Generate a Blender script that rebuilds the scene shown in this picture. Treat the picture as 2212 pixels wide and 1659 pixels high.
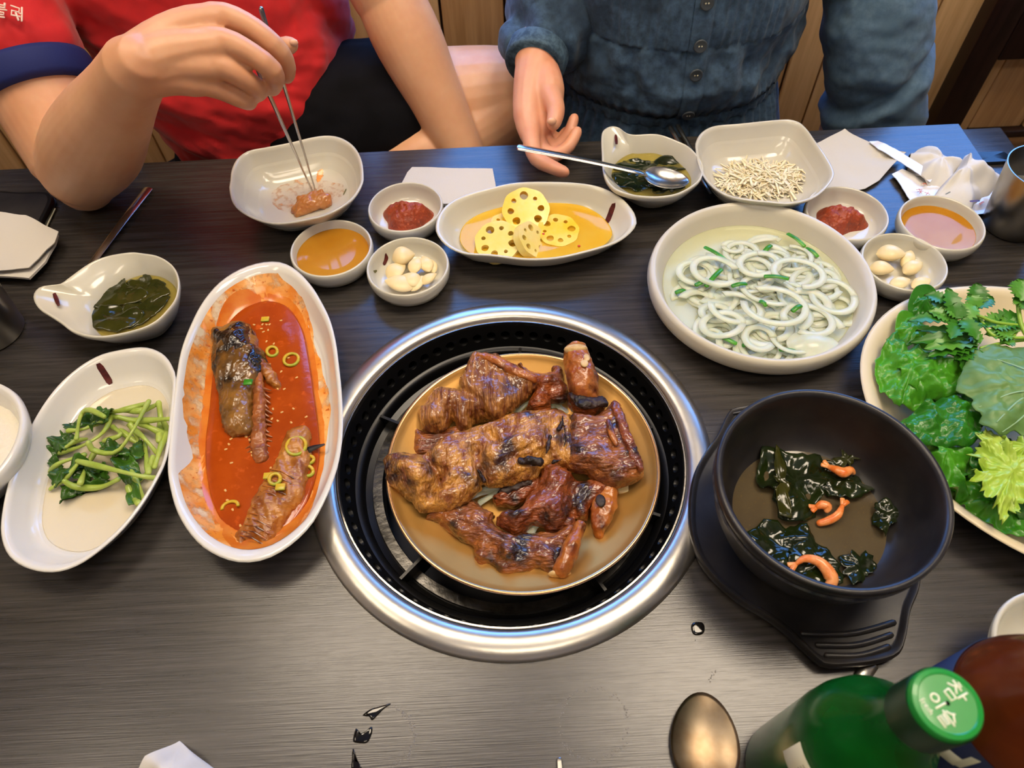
import bpy, bmesh, math, random
import numpy as np
from mathutils import Vector, Matrix, noise as mn

# ------------------------------------------------------------------ clear, camera, world, lamps, exposure
for o in list(bpy.data.objects): bpy.data.objects.remove(o)
C = bpy.context.scene.collection
TZ = 0.36                      # table top above the floor (low floor-seating table)
CH = 0.538                     # camera above the table top
TH, RO, FPX = math.radians(54.5), math.radians(-2.75), 1533.0
FW = np.array([0, math.cos(TH), -math.sin(TH)]); _r = np.array([1., 0, 0]); _u = np.cross(_r, FW)
RR = math.cos(RO)*_r + math.sin(RO)*_u; UU = -math.sin(RO)*_r + math.cos(RO)*_u
CAM = np.array([0, 0, CH])

cam_d = bpy.data.cameras.new('camera'); cam_o = bpy.data.objects.new('camera', cam_d); C.objects.link(cam_o)
cam_d.sensor_width = 36.0; cam_d.lens = 36.0*FPX/2212.0; cam_d.clip_start = 0.01
cam_d.dof.use_dof = True; cam_d.dof.focus_distance = 0.66; cam_d.dof.aperture_fstop = 11.0
M = Matrix(((RR[0], UU[0], -FW[0], 0), (RR[1], UU[1], -FW[1], 0), (RR[2], UU[2], -FW[2], CH+TZ), (0, 0, 0, 1)))
cam_o.matrix_world = M
bpy.context.scene.camera = cam_o

W = bpy.data.worlds.new('sky'); bpy.context.scene.world = W; W.use_nodes = True
_bg = W.node_tree.nodes['Background']; _bg.inputs[0].default_value = (0.12, 0.36, 1.0, 1); _bg.inputs[1].default_value = 9.0
vs = bpy.context.scene.view_settings
vs.view_transform = 'Standard'; vs.look = 'None'; vs.gamma = 1.0; vs.use_curve_mapping = False; vs.exposure = 0.0
LAMP_COL = (1.0, 0.83, 0.62); LAMP_E = 18.5
# lamp panels on the ceiling: centre x, y, half width x, half width y, strength factor
LAMPS = [(0.66, 0.55, 0.40, 0.30, 1.0), (-0.50, 0.72, 0.34, 0.22, 1.0), (0.1, -0.75, 0.5, 0.15, 0.6), (-1.3, 0.0, 0.15, 0.4, 0.6)]

# ------------------------------------------------------------------ helpers
def dirv(u, v): return RR*(u-1106)/FPX - UU*(v-829.5)/FPX + FW
def px(u, v, h=0.0):           # the point at height h above the table seen at (u, v) in the photograph
    d = dirv(u, v); return CAM + d*((h-CH)/d[2])
def pd(u, v, dep): return CAM + dirv(u, v)*dep
def lin(c):
    if isinstance(c, str):
        c = [int(c[i:i+2], 16)/255 for i in (0, 2, 4)]
        c = [x/12.92 if x <= .04045 else ((x+.055)/1.055)**2.4 for x in c]
    return (c[0], c[1], c[2], 1.0)
MATS = {}
def mat(name, base, rough=.5, metal=0., spec=.5, c2=None, ns=20., nr=(.42, .6), nd=4., stretch=None, bump=0., bs=200., bstretch=None,
        sss=0., coat=0., crough=.05, trans=0., ior=1.45, alpha=None, wave=None, c3=None, n3=(30., .6, .7), rot=(0, 0, 0), sheen=0., bdist=.001, vor=None, emit=None, coatbump=True):
    m = bpy.data.materials.new(name); m.use_nodes = True; MATS[name] = m
    nt = m.node_tree; N = nt.nodes; L = nt.links; b = N['Principled BSDF']
    b.inputs['Base Color'].default_value = lin(base); b.inputs['Roughness'].default_value = rough
    b.inputs['Metallic'].default_value = metal; b.inputs['Specular IOR Level'].default_value = spec; b.inputs['IOR'].default_value = ior
    b.inputs['Coat Weight'].default_value = coat; b.inputs['Coat Roughness'].default_value = crough
    b.inputs['Transmission Weight'].default_value = trans; b.inputs['Sheen Weight'].default_value = sheen
    if sss:
        b.inputs['Subsurface Weight'].default_value = sss; b.inputs['Subsurface Radius'].default_value = (1., .4, .2); b.inputs['Subsurface Scale'].default_value = .006
    tc = N.new('ShaderNodeTexCoord')
    def coords(st, r=(0, 0, 0)):
        mp = N.new('ShaderNodeMapping'); L.new(tc.outputs['Object'], mp.inputs[0])
        mp.inputs['Rotation'].default_value = r
        if st: mp.inputs['Scale'].default_value = st
        return mp.outputs[0]
    col = None
    if c2 is not None:
        n = N.new('ShaderNodeTexNoise'); n.inputs['Scale'].default_value = ns; n.inputs['Detail'].default_value = nd; n.inputs['Roughness'].default_value = .6
        L.new(coords(stretch, rot), n.inputs['Vector'])
        r = N.new('ShaderNodeValToRGB'); r.color_ramp.elements[0].position = nr[0]; r.color_ramp.elements[1].position = nr[1]
        r.color_ramp.elements[0].color = lin(base); r.color_ramp.elements[1].color = lin(c2)
        L.new(n.outputs[0], r.inputs[0]); col = r.outputs[0]
    if c3 is not None:
        n = N.new('ShaderNodeTexNoise'); n.inputs['Scale'].default_value = n3[0]; n.inputs['Detail'].default_value = 5
        L.new(coords(None, (.3, .7, .1)), n.inputs['Vector'])
        r = N.new('ShaderNodeValToRGB'); r.color_ramp.elements[0].position = n3[1]; r.color_ramp.elements[1].position = n3[2]
        L.new(n.outputs[0], r.inputs[0])
        mx = N.new('ShaderNodeMix'); mx.data_type = 'RGBA'; L.new(r.outputs[0], mx.inputs[0])
        if col: L.new(col, mx.inputs[6])
        else: mx.inputs[6].default_value = lin(base)
        mx.inputs[7].default_value = lin(c3); col = mx.outputs[2]
    if col: L.new(col, b.inputs['Base Color'])
    if bump:
        if wave:
            n = N.new('ShaderNodeTexWave'); n.inputs['Scale'].default_value = bs; n.inputs['Distortion'].default_value = wave; n.inputs['Detail'].default_value = 3; n.inputs['Detail Scale'].default_value = 2
        elif vor:
            n = N.new('ShaderNodeTexVoronoi'); n.inputs['Scale'].default_value = bs; n.feature = 'DISTANCE_TO_EDGE'
        else:
            n = N.new('ShaderNodeTexNoise'); n.inputs['Scale'].default_value = bs; n.inputs['Detail'].default_value = 4
        L.new(coords(bstretch, rot), n.inputs['Vector'])
        bp = N.new('ShaderNodeBump'); bp.inputs['Strength'].default_value = bump; bp.inputs['Distance'].default_value = bdist
        L.new(n.outputs['Distance' if vor else 0], bp.inputs['Height']); L.new(bp.outputs[0], b.inputs['Normal'])
        if coat and coatbump: L.new(bp.outputs[0], b.inputs['Coat Normal'])
    if emit:
        b.inputs['Emission Color'].default_value = lin(emit[0]); b.inputs['Emission Strength'].default_value = emit[1]
    if alpha is not None:      # thin clear liquid: part of the light goes straight through, tinted
        t = N.new('ShaderNodeBsdfTransparent'); t.inputs[0].default_value = lin(alpha[1])
        mx = N.new('ShaderNodeMixShader'); mx.inputs[0].default_value = alpha[0]
        if len(alpha) > 2:     # patchy film: (scale, from, to) of the noise
            n = N.new('ShaderNodeTexNoise'); n.inputs['Scale'].default_value = alpha[2][0]; n.inputs['Detail'].default_value = 6; L.new(coords(None, (.2, .1, .5)), n.inputs['Vector'])
            mr = N.new('ShaderNodeMapRange'); mr.inputs[1].default_value = alpha[2][1]; mr.inputs[2].default_value = alpha[2][2]; mr.inputs[3].default_value = 0; mr.inputs[4].default_value = alpha[0]
            L.new(n.outputs[0], mr.inputs[0]); L.new(mr.outputs[0], mx.inputs[0])
        L.new(t.outputs[0], mx.inputs[1]); L.new(b.outputs[0], mx.inputs[2]); L.new(mx.outputs[0], N['Material Output'].inputs[0])
    return m

def tag(o, label, cat, group=None, kind=None):
    if label: o['label'] = label
    if cat: o['category'] = cat
    if group: o['group'] = group
    if kind: o['kind'] = kind
    return o
def empty(name, p, label=None, cat=None, group=None):
    o = bpy.data.objects.new(name, None); C.objects.link(o); o.empty_display_size = .02
    o.location = (p[0], p[1], p[2]+TZ); return tag(o, label, cat, group)
def wloc(o):
    v = Vector(o.location)
    while o.parent: o = o.parent; v += o.location
    return v
def build(name, verts, faces, m, parent=None, origin=None, smooth=True, angle=.9):
    """verts are in table coordinates (z = 0 on the table top); one mesh object"""
    V = np.array(verts, dtype=float)
    V[:, 2] += TZ
    if parent is not None: org = np.array(wloc(parent)); loc = (0, 0, 0)
    else:
        if origin is None: org = np.array([(V[:, 0].min()+V[:, 0].max())/2, (V[:, 1].min()+V[:, 1].max())/2, V[:, 2].min()])
        else: org = np.array([origin[0], origin[1], origin[2]+TZ])
        loc = org
    me = bpy.data.meshes.new(name); me.from_pydata((V-org).tolist(), [], faces)
    if smooth:
        me.polygons.foreach_set('use_smooth', [True]*len(me.polygons))
        if angle: me.set_sharp_from_angle(angle=angle)
    me.materials.append(m if not isinstance(m, str) else MATS[m])
    o = bpy.data.objects.new(name, me); C.objects.link(o); o.location = loc
    if parent is not None: o.parent = parent
    return o
def gridf(nu, nv, cu=True, off=0):
    F = []
    for j in range(nv-1):
        for i in range(nu if cu else nu-1):
            a = j*nu+i; b = j*nu+(i+1) % nu
            F.append((off+a, off+b, off+b+nu, off+a+nu))
    return F
def box(x0, x1, y0, y1, z0, z1, bev=0.):
    if not bev:
        V = [(x, y, z) for z in (z0, z1) for y in (y0, y1) for x in (x0, x1)]
        return V, [(0, 2, 3, 1), (4, 5, 7, 6), (0, 1, 5, 4), (2, 6, 7, 3), (0, 4, 6, 2), (1, 3, 7, 5)]
    bm = bmesh.new(); bmesh.ops.create_cube(bm, size=1)
    for v in bm.verts: v.co = ((x0+x1)/2+v.co.x*(x1-x0), (y0+y1)/2+v.co.y*(y1-y0), (z0+z1)/2+v.co.z*(z1-z0))
    bmesh.ops.bevel(bm, geom=bm.edges[:], offset=bev, segments=2, affect='EDGES', profile=.5)
    bm.verts.index_update()
    V = [tuple(v.co) for v in bm.verts]; F = [tuple(v.index for v in f.verts) for f in bm.faces]; bm.free(); return V, F
def merge(*parts):
    V = []; F = []
    for v, f in parts:
        n = len(V); V += [tuple(p) for p in v]; F += [tuple(i+n for i in q) for q in f]
    return V, F
def spl(P, n, closed=True):    # Catmull-Rom through the points, n samples evenly by length
    P = np.array(P, float); k = len(P); out = []
    segs = k if closed else k-1
    for i in range(segs):
        p0, p1, p2, p3 = (P[(i-1) % k], P[i], P[(i+1) % k], P[(i+2) % k]) if closed else (P[max(i-1, 0)], P[i], P[i+1], P[min(i+2, k-1)])
        for t in np.linspace(0, 1, 12, endpoint=False):
            out.append(.5*((2*p1)+(-p0+p2)*t+(2*p0-5*p1+4*p2-p3)*t*t+(-p0+3*p1-3*p2+p3)*t**3))
    out.append(P[0] if closed else P[-1]); out = np.array(out)
    d = np.r_[0, np.cumsum(np.linalg.norm(np.diff(out, axis=0), axis=1))]
    s = np.linspace(0, d[-1], n, endpoint=not closed)
    return np.stack([np.interp(s, d, out[:, j]) for j in range(P.shape[1])], 1)
def ol(pts, h, n=72, s=1., o=(0, 0)):   # traced outline -> points on the plane at height h
    return spl([px(u*s+o[0], v*s+o[1], h) for u, v in pts], n)[:, :2]
def circ(c, r, n=64):
    a = np.linspace(0, 2*math.pi, n, endpoint=False); return np.stack([c[0]+r*np.cos(a), c[1]+r*np.sin(a)], 1)
def ellip(c, a, b, rot, n=72, p=2.0):
    t = np.linspace(0, 2*math.pi, n, endpoint=False)
    x = a*np.sign(np.cos(t))*np.abs(np.cos(t))**(2/p); y = b*np.sign(np.sin(t))*np.abs(np.sin(t))**(2/p)
    return np.stack([c[0]+x*math.cos(rot)-y*math.sin(rot), c[1]+x*math.sin(rot)+y*math.cos(rot)], 1)
def cen(O): return (O.min(0)+O.max(0))/2
def loft(O, prof, c=None, wob=0., top=False, bot=False):
    """rings of the outline O scaled about c by s, at height z: prof = [(s, z)]"""
    c = cen(O) if c is None else np.array(c); n = len(O); V = []
    for s, z in prof:
        for i in range(n):
            p = c+(O[i]-c)*s
            w = wob*math.sin(i/n*2*math.pi*5+1)*max(0, s-.7)/.3 if wob else 0
            V.append((p[0], p[1], z+w))
    F = gridf(n, len(prof))
    if bot: F.append(tuple(range(n))[::-1])
    if top: F.append(tuple(range((len(prof)-1)*n, len(prof)*n)))
    return V, F
def tube(P, R, n=10, squash=1., up=None, cap=True):
    """swept round (or flattened) tube with rounded ends"""
    P = [np.array(p, float) for p in P]; k = len(P)
    if np.isscalar(R): R = [R]*k
    V = []; F = []; prev = None
    T = [P[min(i+1, k-1)]-P[max(i-1, 0)] for i in range(k)]
    T = [t/(np.linalg.norm(t)+1e-12) for t in T]
    rings = []
    if cap: 
        for a in (.25, .7): rings.append((P[0]-T[0]*R[0]*math.sqrt(1-a*a)*min(1, squash*1.0), R[0]*a, T[0]))
    for i in range(k): rings.append((P[i], R[i], T[i]))
    if cap:
        for a in (.7, .25): rings.append((P[-1]+T[-1]*R[-1]*math.sqrt(1-a*a)*min(1, squash), R[-1]*a, T[-1]))
    ref = np.array(up, float) if up is not None else (np.array([0, 0, 1.]) if abs(T[0][2]) < .8 else np.array([1., 0, 0]))
    for p, r, t in rings:
        b = ref-t*np.dot(ref, t); b = b/(np.linalg.norm(b)+1e-12); a = np.cross(b, t)
        if up is None: ref = b
        for j in range(n):
            q = 2*math.pi*j/n; V.append(tuple(p+a*r*math.cos(q)+b*r*squash*math.sin(q)))
    m = len(rings); F = gridf(n, m)
    F.append(tuple(range(n))[::-1]); F.append(tuple(range((m-1)*n, m*n)))
    return V, F
def ball(c, r, nu=16, nv=10):
    r = np.array([r]*3 if np.isscalar(r) else r, float); V = []
    for j in range(1, nv):
        f = math.pi*j/nv
        for i in range(nu):
            q = 2*math.pi*i/nu; V.append((c[0]+r[0]*math.sin(f)*math.cos(q), c[1]+r[1]*math.sin(f)*math.sin(q), c[2]-r[2]*math.cos(f)))
    F = gridf(nu, nv-1); F.append(tuple(range(nu))[::-1]); F.append(tuple(range((nv-2)*nu, (nv-1)*nu)))
    return V, F
def fuse(parts, voxel, smooth=4, disp=None):
    """union of overlapping closed shapes as one continuous skin"""
    V, F = merge(*parts)
    me = bpy.data.meshes.new('tmp'); me.from_pydata([tuple(v) for v in V], [], F)
    ob = bpy.data.objects.new('tmp', me); C.objects.link(ob)
    r = ob.modifiers.new('r', 'REMESH'); r.mode = 'VOXEL'; r.voxel_size = voxel
    s = ob.modifiers.new('s', 'SMOOTH'); s.iterations = smooth; s.factor = .5
    dg = bpy.context.evaluated_depsgraph_get(); e = ob.evaluated_get(dg); m2 = e.to_mesh()
    n = len(m2.vertices); co = np.empty(n*3); m2.vertices.foreach_get('co', co); co = co.reshape(-1, 3)
    no = np.empty(n*3); m2.vertices.foreach_get('normal', no); no = no.reshape(-1, 3)
    F = [tuple(p.vertices) for p in m2.polygons]
    e.to_mesh_clear(); bpy.data.objects.remove(ob); bpy.data.meshes.remove(me)
    if disp is not None:
        d = np.array([disp(co[i], no[i]) for i in range(n)]); co = co+no*d[:, None]
    return co, F
def nz(p, s, o=0.): return mn.noise(Vector((p[0]*s+o, p[1]*s-o*.7, p[2]*s+o*1.3)))
def fb(p, s, o=0., k=3):
    a = 0; w = 1
    for i in range(k): a += nz(p, s, o+i*7.3)*w; s *= 2.1; w *= .5
    return a
def sheet(O, hf, th=.0012, rings=12, c=None):
    """thin solid sheet over a closed outline; hf(x, y, s, angle) gives the height"""
    c = cen(O) if c is None else np.array(c); n = len(O); T = [(c[0], c[1], hf(c[0], c[1], 0, 0))]
    for j in range(1, rings+1):
        s = (j/rings)**.85
        for i in range(n):
            p = c+(O[i]-c)*s; T.append((p[0], p[1], hf(p[0], p[1], s, 2*math.pi*i/n)))
    m = len(T); V = T+[(x, y, z-th) for x, y, z in T]; F = []
    for i in range(n):
        F.append((0, 1+i, 1+(i+1) % n)); F.append((m, m+1+(i+1) % n, m+1+i))
    for j in range(rings-1):
        for i in range(n):
            a = 1+j*n+i; b = 1+j*n+(i+1) % n
            F.append((a, a+n, b+n, b)); F.append((m+a, m+b, m+b+n, m+a+n))
    e = 1+(rings-1)*n
    for i in range(n): F.append((e+i, m+e+i, m+e+(i+1) % n, e+(i+1) % n))
    return V, F
def resort(O):                 # counter-clockwise
    x, y = O[:, 0], O[:, 1]
    return O if np.sum(x*np.roll(y, -1)-np.roll(x, -1)*y) > 0 else O[::-1].copy()
def jag(O, amp, fr, o=0.):     # uneven natural edge, amp in metres
    c = cen(O); n = len(O); R = O.copy()
    for i in range(n):
        a = 2*math.pi*i/n; d = O[i]-c; d = d/(np.linalg.norm(d)+1e-9)
        R[i] = O[i]+d*amp*(mn.noise(Vector((math.cos(a)*fr, math.sin(a)*fr, o)))+.6*mn.noise(Vector((math.cos(a)*fr*2.7, math.sin(a)*fr*2.7, o+5))))
    return R
class Dish:
    """a thrown dish: outer wall up to the rim, lip, inner wall, floor"""
    def __init__(s, name, O, h, label, cat, m, inner, outer, group=None, wob=0., foot=None):
        O = resort(O); s.O = O; s.c = cen(O); s.h = h; s.inner = inner
        s.root = empty(name, (s.c[0], s.c[1], 0), label, cat, group)
        prof = outer+inner
        V, F = loft(O, prof, s.c, wob)
        n = len(O); V.append((s.c[0], s.c[1], inner[-1][1])); k = len(V)-1; b = (len(prof)-1)*n
        F += [(b+i, b+(i+1) % n, k) for i in range(n)]
        V.append((s.c[0], s.c[1], outer[0][1])); k = len(V)-1
        F += [((i+1) % n, i, k) for i in range(n)]
        s.body = build('dish_body', V, F, m, s.root, angle=None)
    def s_at(s, z):
        pr = sorted([(q[1], q[0]) for q in s.inner if True]); return float(np.interp(z, [a for a, b in pr], [b for a, b in pr]))
    def z_at(s, x, y):         # inner height under a point
        d = np.array([x, y])-s.c
        if not hasattr(s, 'ang'):
            a = np.arctan2(*(s.O-s.c).T[::-1]); k = np.argsort(a); s.ang = a[k]; s.rad = np.hypot(*(s.O-s.c).T)[k]
        q = np.hypot(*d)/np.interp(math.atan2(d[1], d[0]), s.ang, s.rad, period=2*math.pi)
        pr = sorted([(b, z) for b, z in s.inner]); return float(np.interp(q, [a for a, b in pr], [b for a, b in pr]))
    def liquid(s, name, z, m, label, cat, grow=1.0):
        sc = s.s_at(z)*grow
        V, F = loft(s.O, [(sc*.55, z-.0022), (sc*.9, z-.0018), (sc*.995, z-.0004), (sc*1.0, z+.0003), (sc*.985, z-.0001), (sc*.6, z), (sc*.01, z)], s.c, 0, True, True)
        return tag(build(name, V, F, m, angle=None), label, cat)
rnd = random.Random(7)
# ------------------------------------------------------------------ materials
mat('laminate', '272422', .27, spec=.75, c2='3d3936', ns=9, stretch=(1.2, 30, 30), nr=(.35, .68), nd=6, bump=.2, bs=12, bstretch=(2.2, 90, 60), bdist=.0006)
mat('side_laminate', '1c1c1f', .5)
mat('oak', 'd8ac76', .5, c2='b48854', ns=6, stretch=(14, 14, .8), nr=(.3, .7), nd=7, bump=.15, bs=10, bstretch=(30, 30, 1.2))
mat('oak_pale', 'e2ba84', .5, c2='c49a64', ns=6, stretch=(14, 14, .8), nr=(.3, .7), nd=7, bump=.15, bs=10, bstretch=(30, 30, 1.2))
mat('dark_wood', '241310', .35, c2='180c0a', ns=8, stretch=(12, 12, 1))
mat('groove', '3a2614', .8)
mat('plaster', 'cfc4b2', .9, bump=.1, bs=60)
mat('ceiling_white', 'e2dccf', .9)
mat('floor_wood', '5a4028', .4, c2='3f2c1b', ns=5, stretch=(1, 12, 1))
mat('window_frame', '3b3026', .5)
mat('lamp_glow', 'ffffff', .5, emit=((LAMP_COL), LAMP_E))
for i, l in enumerate(LAMPS): mat('lamp_glow%d' % i, 'ffffff', .5, emit=(LAMP_COL, LAMP_E*l[4]))
mat('lamp_case', 'd8d4cc', .4)
g = mat('pane', 'ffffff', .02, alpha=(.06, (1, 1, 1)))
mat('steel', 'b9b5ad', .24, metal=1, c2='cfccc6', ns=30, nr=(.3, .7), bump=.10, bs=40, bstretch=(6, 6, 1))
mat('steel_ring', 'cdc8be', .31, metal=.95, c2='b2aea4', ns=14, nr=(.3, .75), bump=.22, bs=160, bdist=.0004)
mat('steel_brown', '8c7d68', .34, metal=1, c2='75614a', ns=30, nr=(.4, .65))  # steel with a darker, browner base colour than the other cutlery
mat('steel_cup', '9a958c', .3, metal=1, bump=.05, bs=200)
mat('cast_black', '0b0b0c', .32, spec=.5, bump=.12, bs=300, bdist=.0004)
mat('grill_black', '09090a', .38, spec=.45)
mat('soot', '050505', .6)
mat('worn_steel', '5c5a57', .3, metal=1, c2='2a2927', ns=40, nr=(.35, .65), bump=.3, bs=200)
mat('bronze', 'c5944c', .44, metal=.66, c2='b58846', ns=14, nr=(.3, .7), bump=.08, bs=60, bstretch=(1, 1, 8))
mat('bronze_rim', 'd9a878', .25, metal=1)
mat('stone', '1a191b', .36, spec=.5, c2='302d2b', ns=24, nr=(.35, .7), bump=.10, bs=200)
mat('stone_rim', '4b4a4a', .32, c2='24242a', ns=120, nr=(.4, .6), bump=.2, bs=260)
mat('glaze', 'c6c2b0', .16, spec=.5, coat=.3, c2='d0ccbd', ns=6, nr=(.3, .7))
mat('glaze_cool', 'c4c0b2', .14, spec=.5, coat=.3, c2='ccc9bd', ns=6, nr=(.3, .7))
mat('glaze_matte', 'c4bda9', .3, spec=.5, c2='cdc7b5', ns=8, nr=(.3, .7))
mat('melamine', 'd6c6a0', .28, spec=.5, c2='dccdaa', ns=8, nr=(.3, .7))
mat('white_plate', 'd9d6cd', .12, spec=.5, coat=.3)
mat('brush_red', '5a1f1c', .4, c2='3a1212', ns=200)
mat('brush_green', '6d6a42', .5)
mat('amber', 'c4841c', .06, spec=.6, c2='d09a38', ns=12, nr=(.3, .7), alpha=(.62, (1., .80, .38)))
mat('yellow_brine', 'f0bb22', .06, spec=.6, c2='f3cb50', ns=14, nr=(.3, .7), alpha=(.5, (1., .93, .5)))
mat('soup_clear', 'c0ae5a', .05, spec=.6, alpha=(.22, (.97, .94, .72)))
mat('pot_broth', '524736', .06, spec=.6, c2='62563f', ns=20, nr=(.3, .7), alpha=(.75, (.55, .45, .25)), c3='6e5c3a', n3=(600, .62, .7))
mat('dressing', 'e6e8c4', .06, spec=.6, alpha=(.3, (.98, .99, .92)))
mat('greens_juice', 'eee2c6', .08, spec=.6, alpha=(.35, (.99, .97, .92)))
mat('red_sauce', 'a8460e', .16, spec=.6, c2='963a08', ns=30, nr=(.35, .65), bump=.3, bs=120, c3='c0541c', n3=(140, .6, .75))
mat('oil_orange', 'e2882c', .2, spec=.6, c2='efb068', ns=45, nr=(.42, .62), c3='c05a18', n3=(220, .6, .7), bump=.2, bs=150, alpha=(.96, (1, .93, .8), (55, .34, .50)))
mat('sauce_edge', 'cf6a1c', .18, spec=.6, c2='d8802e', ns=40, nr=(.4, .6), alpha=(.92, (1, .8, .5)))
mat('ssamjang', 'a2411e', .40, spec=.5, c2='80300f', ns=90, nr=(.35, .65), bump=1.0, bs=260, bdist=.002, c3='b5562f', n3=(260, .58, .68), sss=.1)
mat('lotus', 'eec22a', .2, spec=.5, c2='efd67a', ns=25, nr=(.4, .7), sss=.2, bump=.1, bs=120)
mat('lotus_pale', 'e8cf6a', .2, spec=.5, c2='ecdc98', ns=25, nr=(.4, .7), sss=.2, bump=.1, bs=120)
mat('lotus_edge', 'd6a51a', .25)
mat('chilli', 'c0330f', .3)
mat('garlic', 'e4cc92', .34, sss=.15, c2='ead6a4', ns=40, nr=(.35, .65))
mat('onion', 'e2e5c8', .18, sss=.2, spec=.5, c2='f0f0e2', ns=40, nr=(.3, .7), alpha=(.55, (.97, .99, .92)), bump=.15, bs=40, bstretch=(1, 1, 6))
mat('chive', '2f7a14', .3, c2='4f9a2a', ns=60)
mat('radish', 'ecd8a8', .3, sss=.2, c2='f4e8cc', ns=60, nr=(.35, .65))
mat('seaweed', '121a09', .14, spec=.6, c2='1f2a0c', ns=30, nr=(.35, .7), bump=.3, bs=90)
mat('seaweed_soup', '23280c', .14, spec=.6, c2='3b3a12', ns=30, nr=(.35, .7), bump=.25, bs=90)
mat('shrimp', 'd8702c', .25, c2='eda062', ns=90, nr=(.4, .6), sss=.2, bump=.2, bs=200)
mat('spinach_stem', '8fa63e', .25, sss=.15, c2='abbd5c', ns=40, nr=(.35, .65))
mat('spinach_leaf', '24420f', .25, c2='3f6a1c', ns=50, nr=(.35, .65), bump=.5, bs=140)
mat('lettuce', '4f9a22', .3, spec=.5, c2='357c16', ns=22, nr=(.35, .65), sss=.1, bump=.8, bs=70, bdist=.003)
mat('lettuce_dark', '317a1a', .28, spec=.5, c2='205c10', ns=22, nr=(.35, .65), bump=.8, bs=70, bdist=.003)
mat('frisee', '96b838', .3, spec=.5, c2='b2cc56', ns=22, nr=(.35, .65), bump=.6, bs=60, bdist=.002)
mat('kale', '688c4e', .42, spec=.4, c2='557a3e', ns=14, nr=(.35, .65), bump=.6, bs=60, bdist=.002)
mat('leaf_vein', '84a674', .4)
mat('parsley', '3a7c1c', .35, c2='2c6815', ns=30, nr=(.35, .65), bump=.3, bs=80)
mat('parsley_pale', '5d9a34', .35, c2='4a862a', ns=30, nr=(.35, .65), bump=.3, bs=80)
mat('herb_stem', '8db33e', .35)
MEAT = dict(rough=.33, spec=.6, nd=9, bump=1.0, bs=150, bdist=.0032, coat=.75, crough=.13, coatbump=False)
mat('meat', '642d10', c2='a86228', ns=60, nr=(.38, .64), stretch=(1, 2.2, 1.5), c3='220c05', n3=(48, .50, .64), bstretch=(1, 3.5, 2), rot=(0, 0, .35), **MEAT)
mat('meat_gold', '80400f', c2='d2943e', ns=52, nr=(.38, .64), stretch=(1.8, 1, 1.5), c3='36140a', n3=(44, .51, .66), bstretch=(3, 1, 2), rot=(0, 0, .2), **MEAT)
mat('meat_fibre', '6c3210', c2='b87a38', ns=60, nr=(.4, .6), stretch=(3.5, .5, 1), c3='3a1609', n3=(30, .58, .74), bstretch=(5, .6, 1), rot=(0, 0, .15), **MEAT)
mat('meat_red', '6a2a0c', c2='a45420', ns=60, nr=(.35, .65), stretch=(1, 2, 1.5), c3='270d06', n3=(46, .50, .65), bstretch=(1, 3, 2), rot=(0, 0, -.4), **MEAT)
mat('char', '160b07', .5, c2='2c150b', ns=60, bump=.8, bs=200)
mat('bone', 'b8702c', .3, c2='8c4216', ns=60, nr=(.36, .62), nd=8, stretch=(1, 1, 1), c3='4a1c0c', n3=(60, .52, .66), bump=.9, bs=130, bdist=.002, coat=.5, crough=.15, coatbump=False)
mat('bone_end', 'd8b984', .4, c2='c09a5e', ns=120, nr=(.4, .6), bump=.4, bs=300)
mat('fish_skin', '1c130c', .25, spec=.6, c2='8f6228', ns=20, nr=(.42, .62), nd=7, bump=.7, bs=90, coat=.3)
mat('fish_flesh', '7a3c12', .28, spec=.6, c2='b87a30', ns=45, nr=(.35, .65), bump=.9, bs=110, bstretch=(1, 4, 1), coat=.3)
mat('fish_bone', '9c5a2a', .3, c2='7a4420', ns=80)
mat('scallion', 'c8a52a', .3, c2='9aa32c', ns=60)
mat('sesame', 'd9a860', .45)
mat('kimchi', 'b56a28', .25, spec=.6, c2='c98a48', ns=30, nr=(.35, .65), sss=.2, bump=.3, bs=80, coat=.2)
mat('tissue', 'c8c3ba', .95, bump=.35, bs=500, bdist=.0005)
mat('tissue_soft', 'd2cec6', .95, bump=.3, bs=60, bdist=.001)
mat('wrapper', 'dcd9d6', .18, spec=.5, coat=.5, bump=.3, bs=60)
mat('print_orange', 'c8682f', .4)
mat('phone_black', '0a0a0b', .35)
mat('phone_edge', '30302f', .3)
mat('card_white', 'd0cdb8', .5)
mat('soju_glass', '085a1a', .2, spec=.5, trans=.3, ior=1.3, c2='0d7022', ns=12)
mat('soju_cap', '1d8a33', .3, spec=.5, coat=.3)
mat('soju_cap_side', '0b3a17', .35)
mat('cap_print', 'e8e6c8', .5)
mat('label_paper', 'c9c4a8', .6)
mat('label_grey', '8a8778', .7)
mat('label_navy', '101a38', .5)
mat('beer_glass', '5c260e', .18, spec=.5, trans=.1, c2='6e3214', ns=14)
mat('skin', 'd29a72', .45, sss=.25, c2='dcaa84', ns=18, nr=(.3, .7), c3='c4845f', n3=(9, .5, .75), bump=.12, bs=260, bdist=.0004)
mat('skin_pale', 'd99a78', .42, sss=.3, c2='e0a688', ns=18, nr=(.3, .7), c3='d28466', n3=(14, .5, .7), bump=.12, bs=260, bdist=.0004)
mat('nail', 'e0ac8c', .25)
mat('red_knit', 'd0181c', .75, c2='ba1216', ns=20, nr=(.3, .7), bump=.25, bs=700, sheen=.2, bdist=.0006)
mat('blue_cuff', '101f5c', .75, bump=.2, bs=500)
mat('print_cream', 'e6c9b8', .6)
mat('black_cloth', '05050a', .9, spec=.2, bump=.2, bs=400, c2='09090f', ns=30)
mat('denim', '23374a', .85, c2='45607a', ns=120, nr=(.3, .72), nd=7, bump=.4, bs=420, bdist=.0006, c3='1e3042', n3=(16, .5, .75), sheen=.1)
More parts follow.
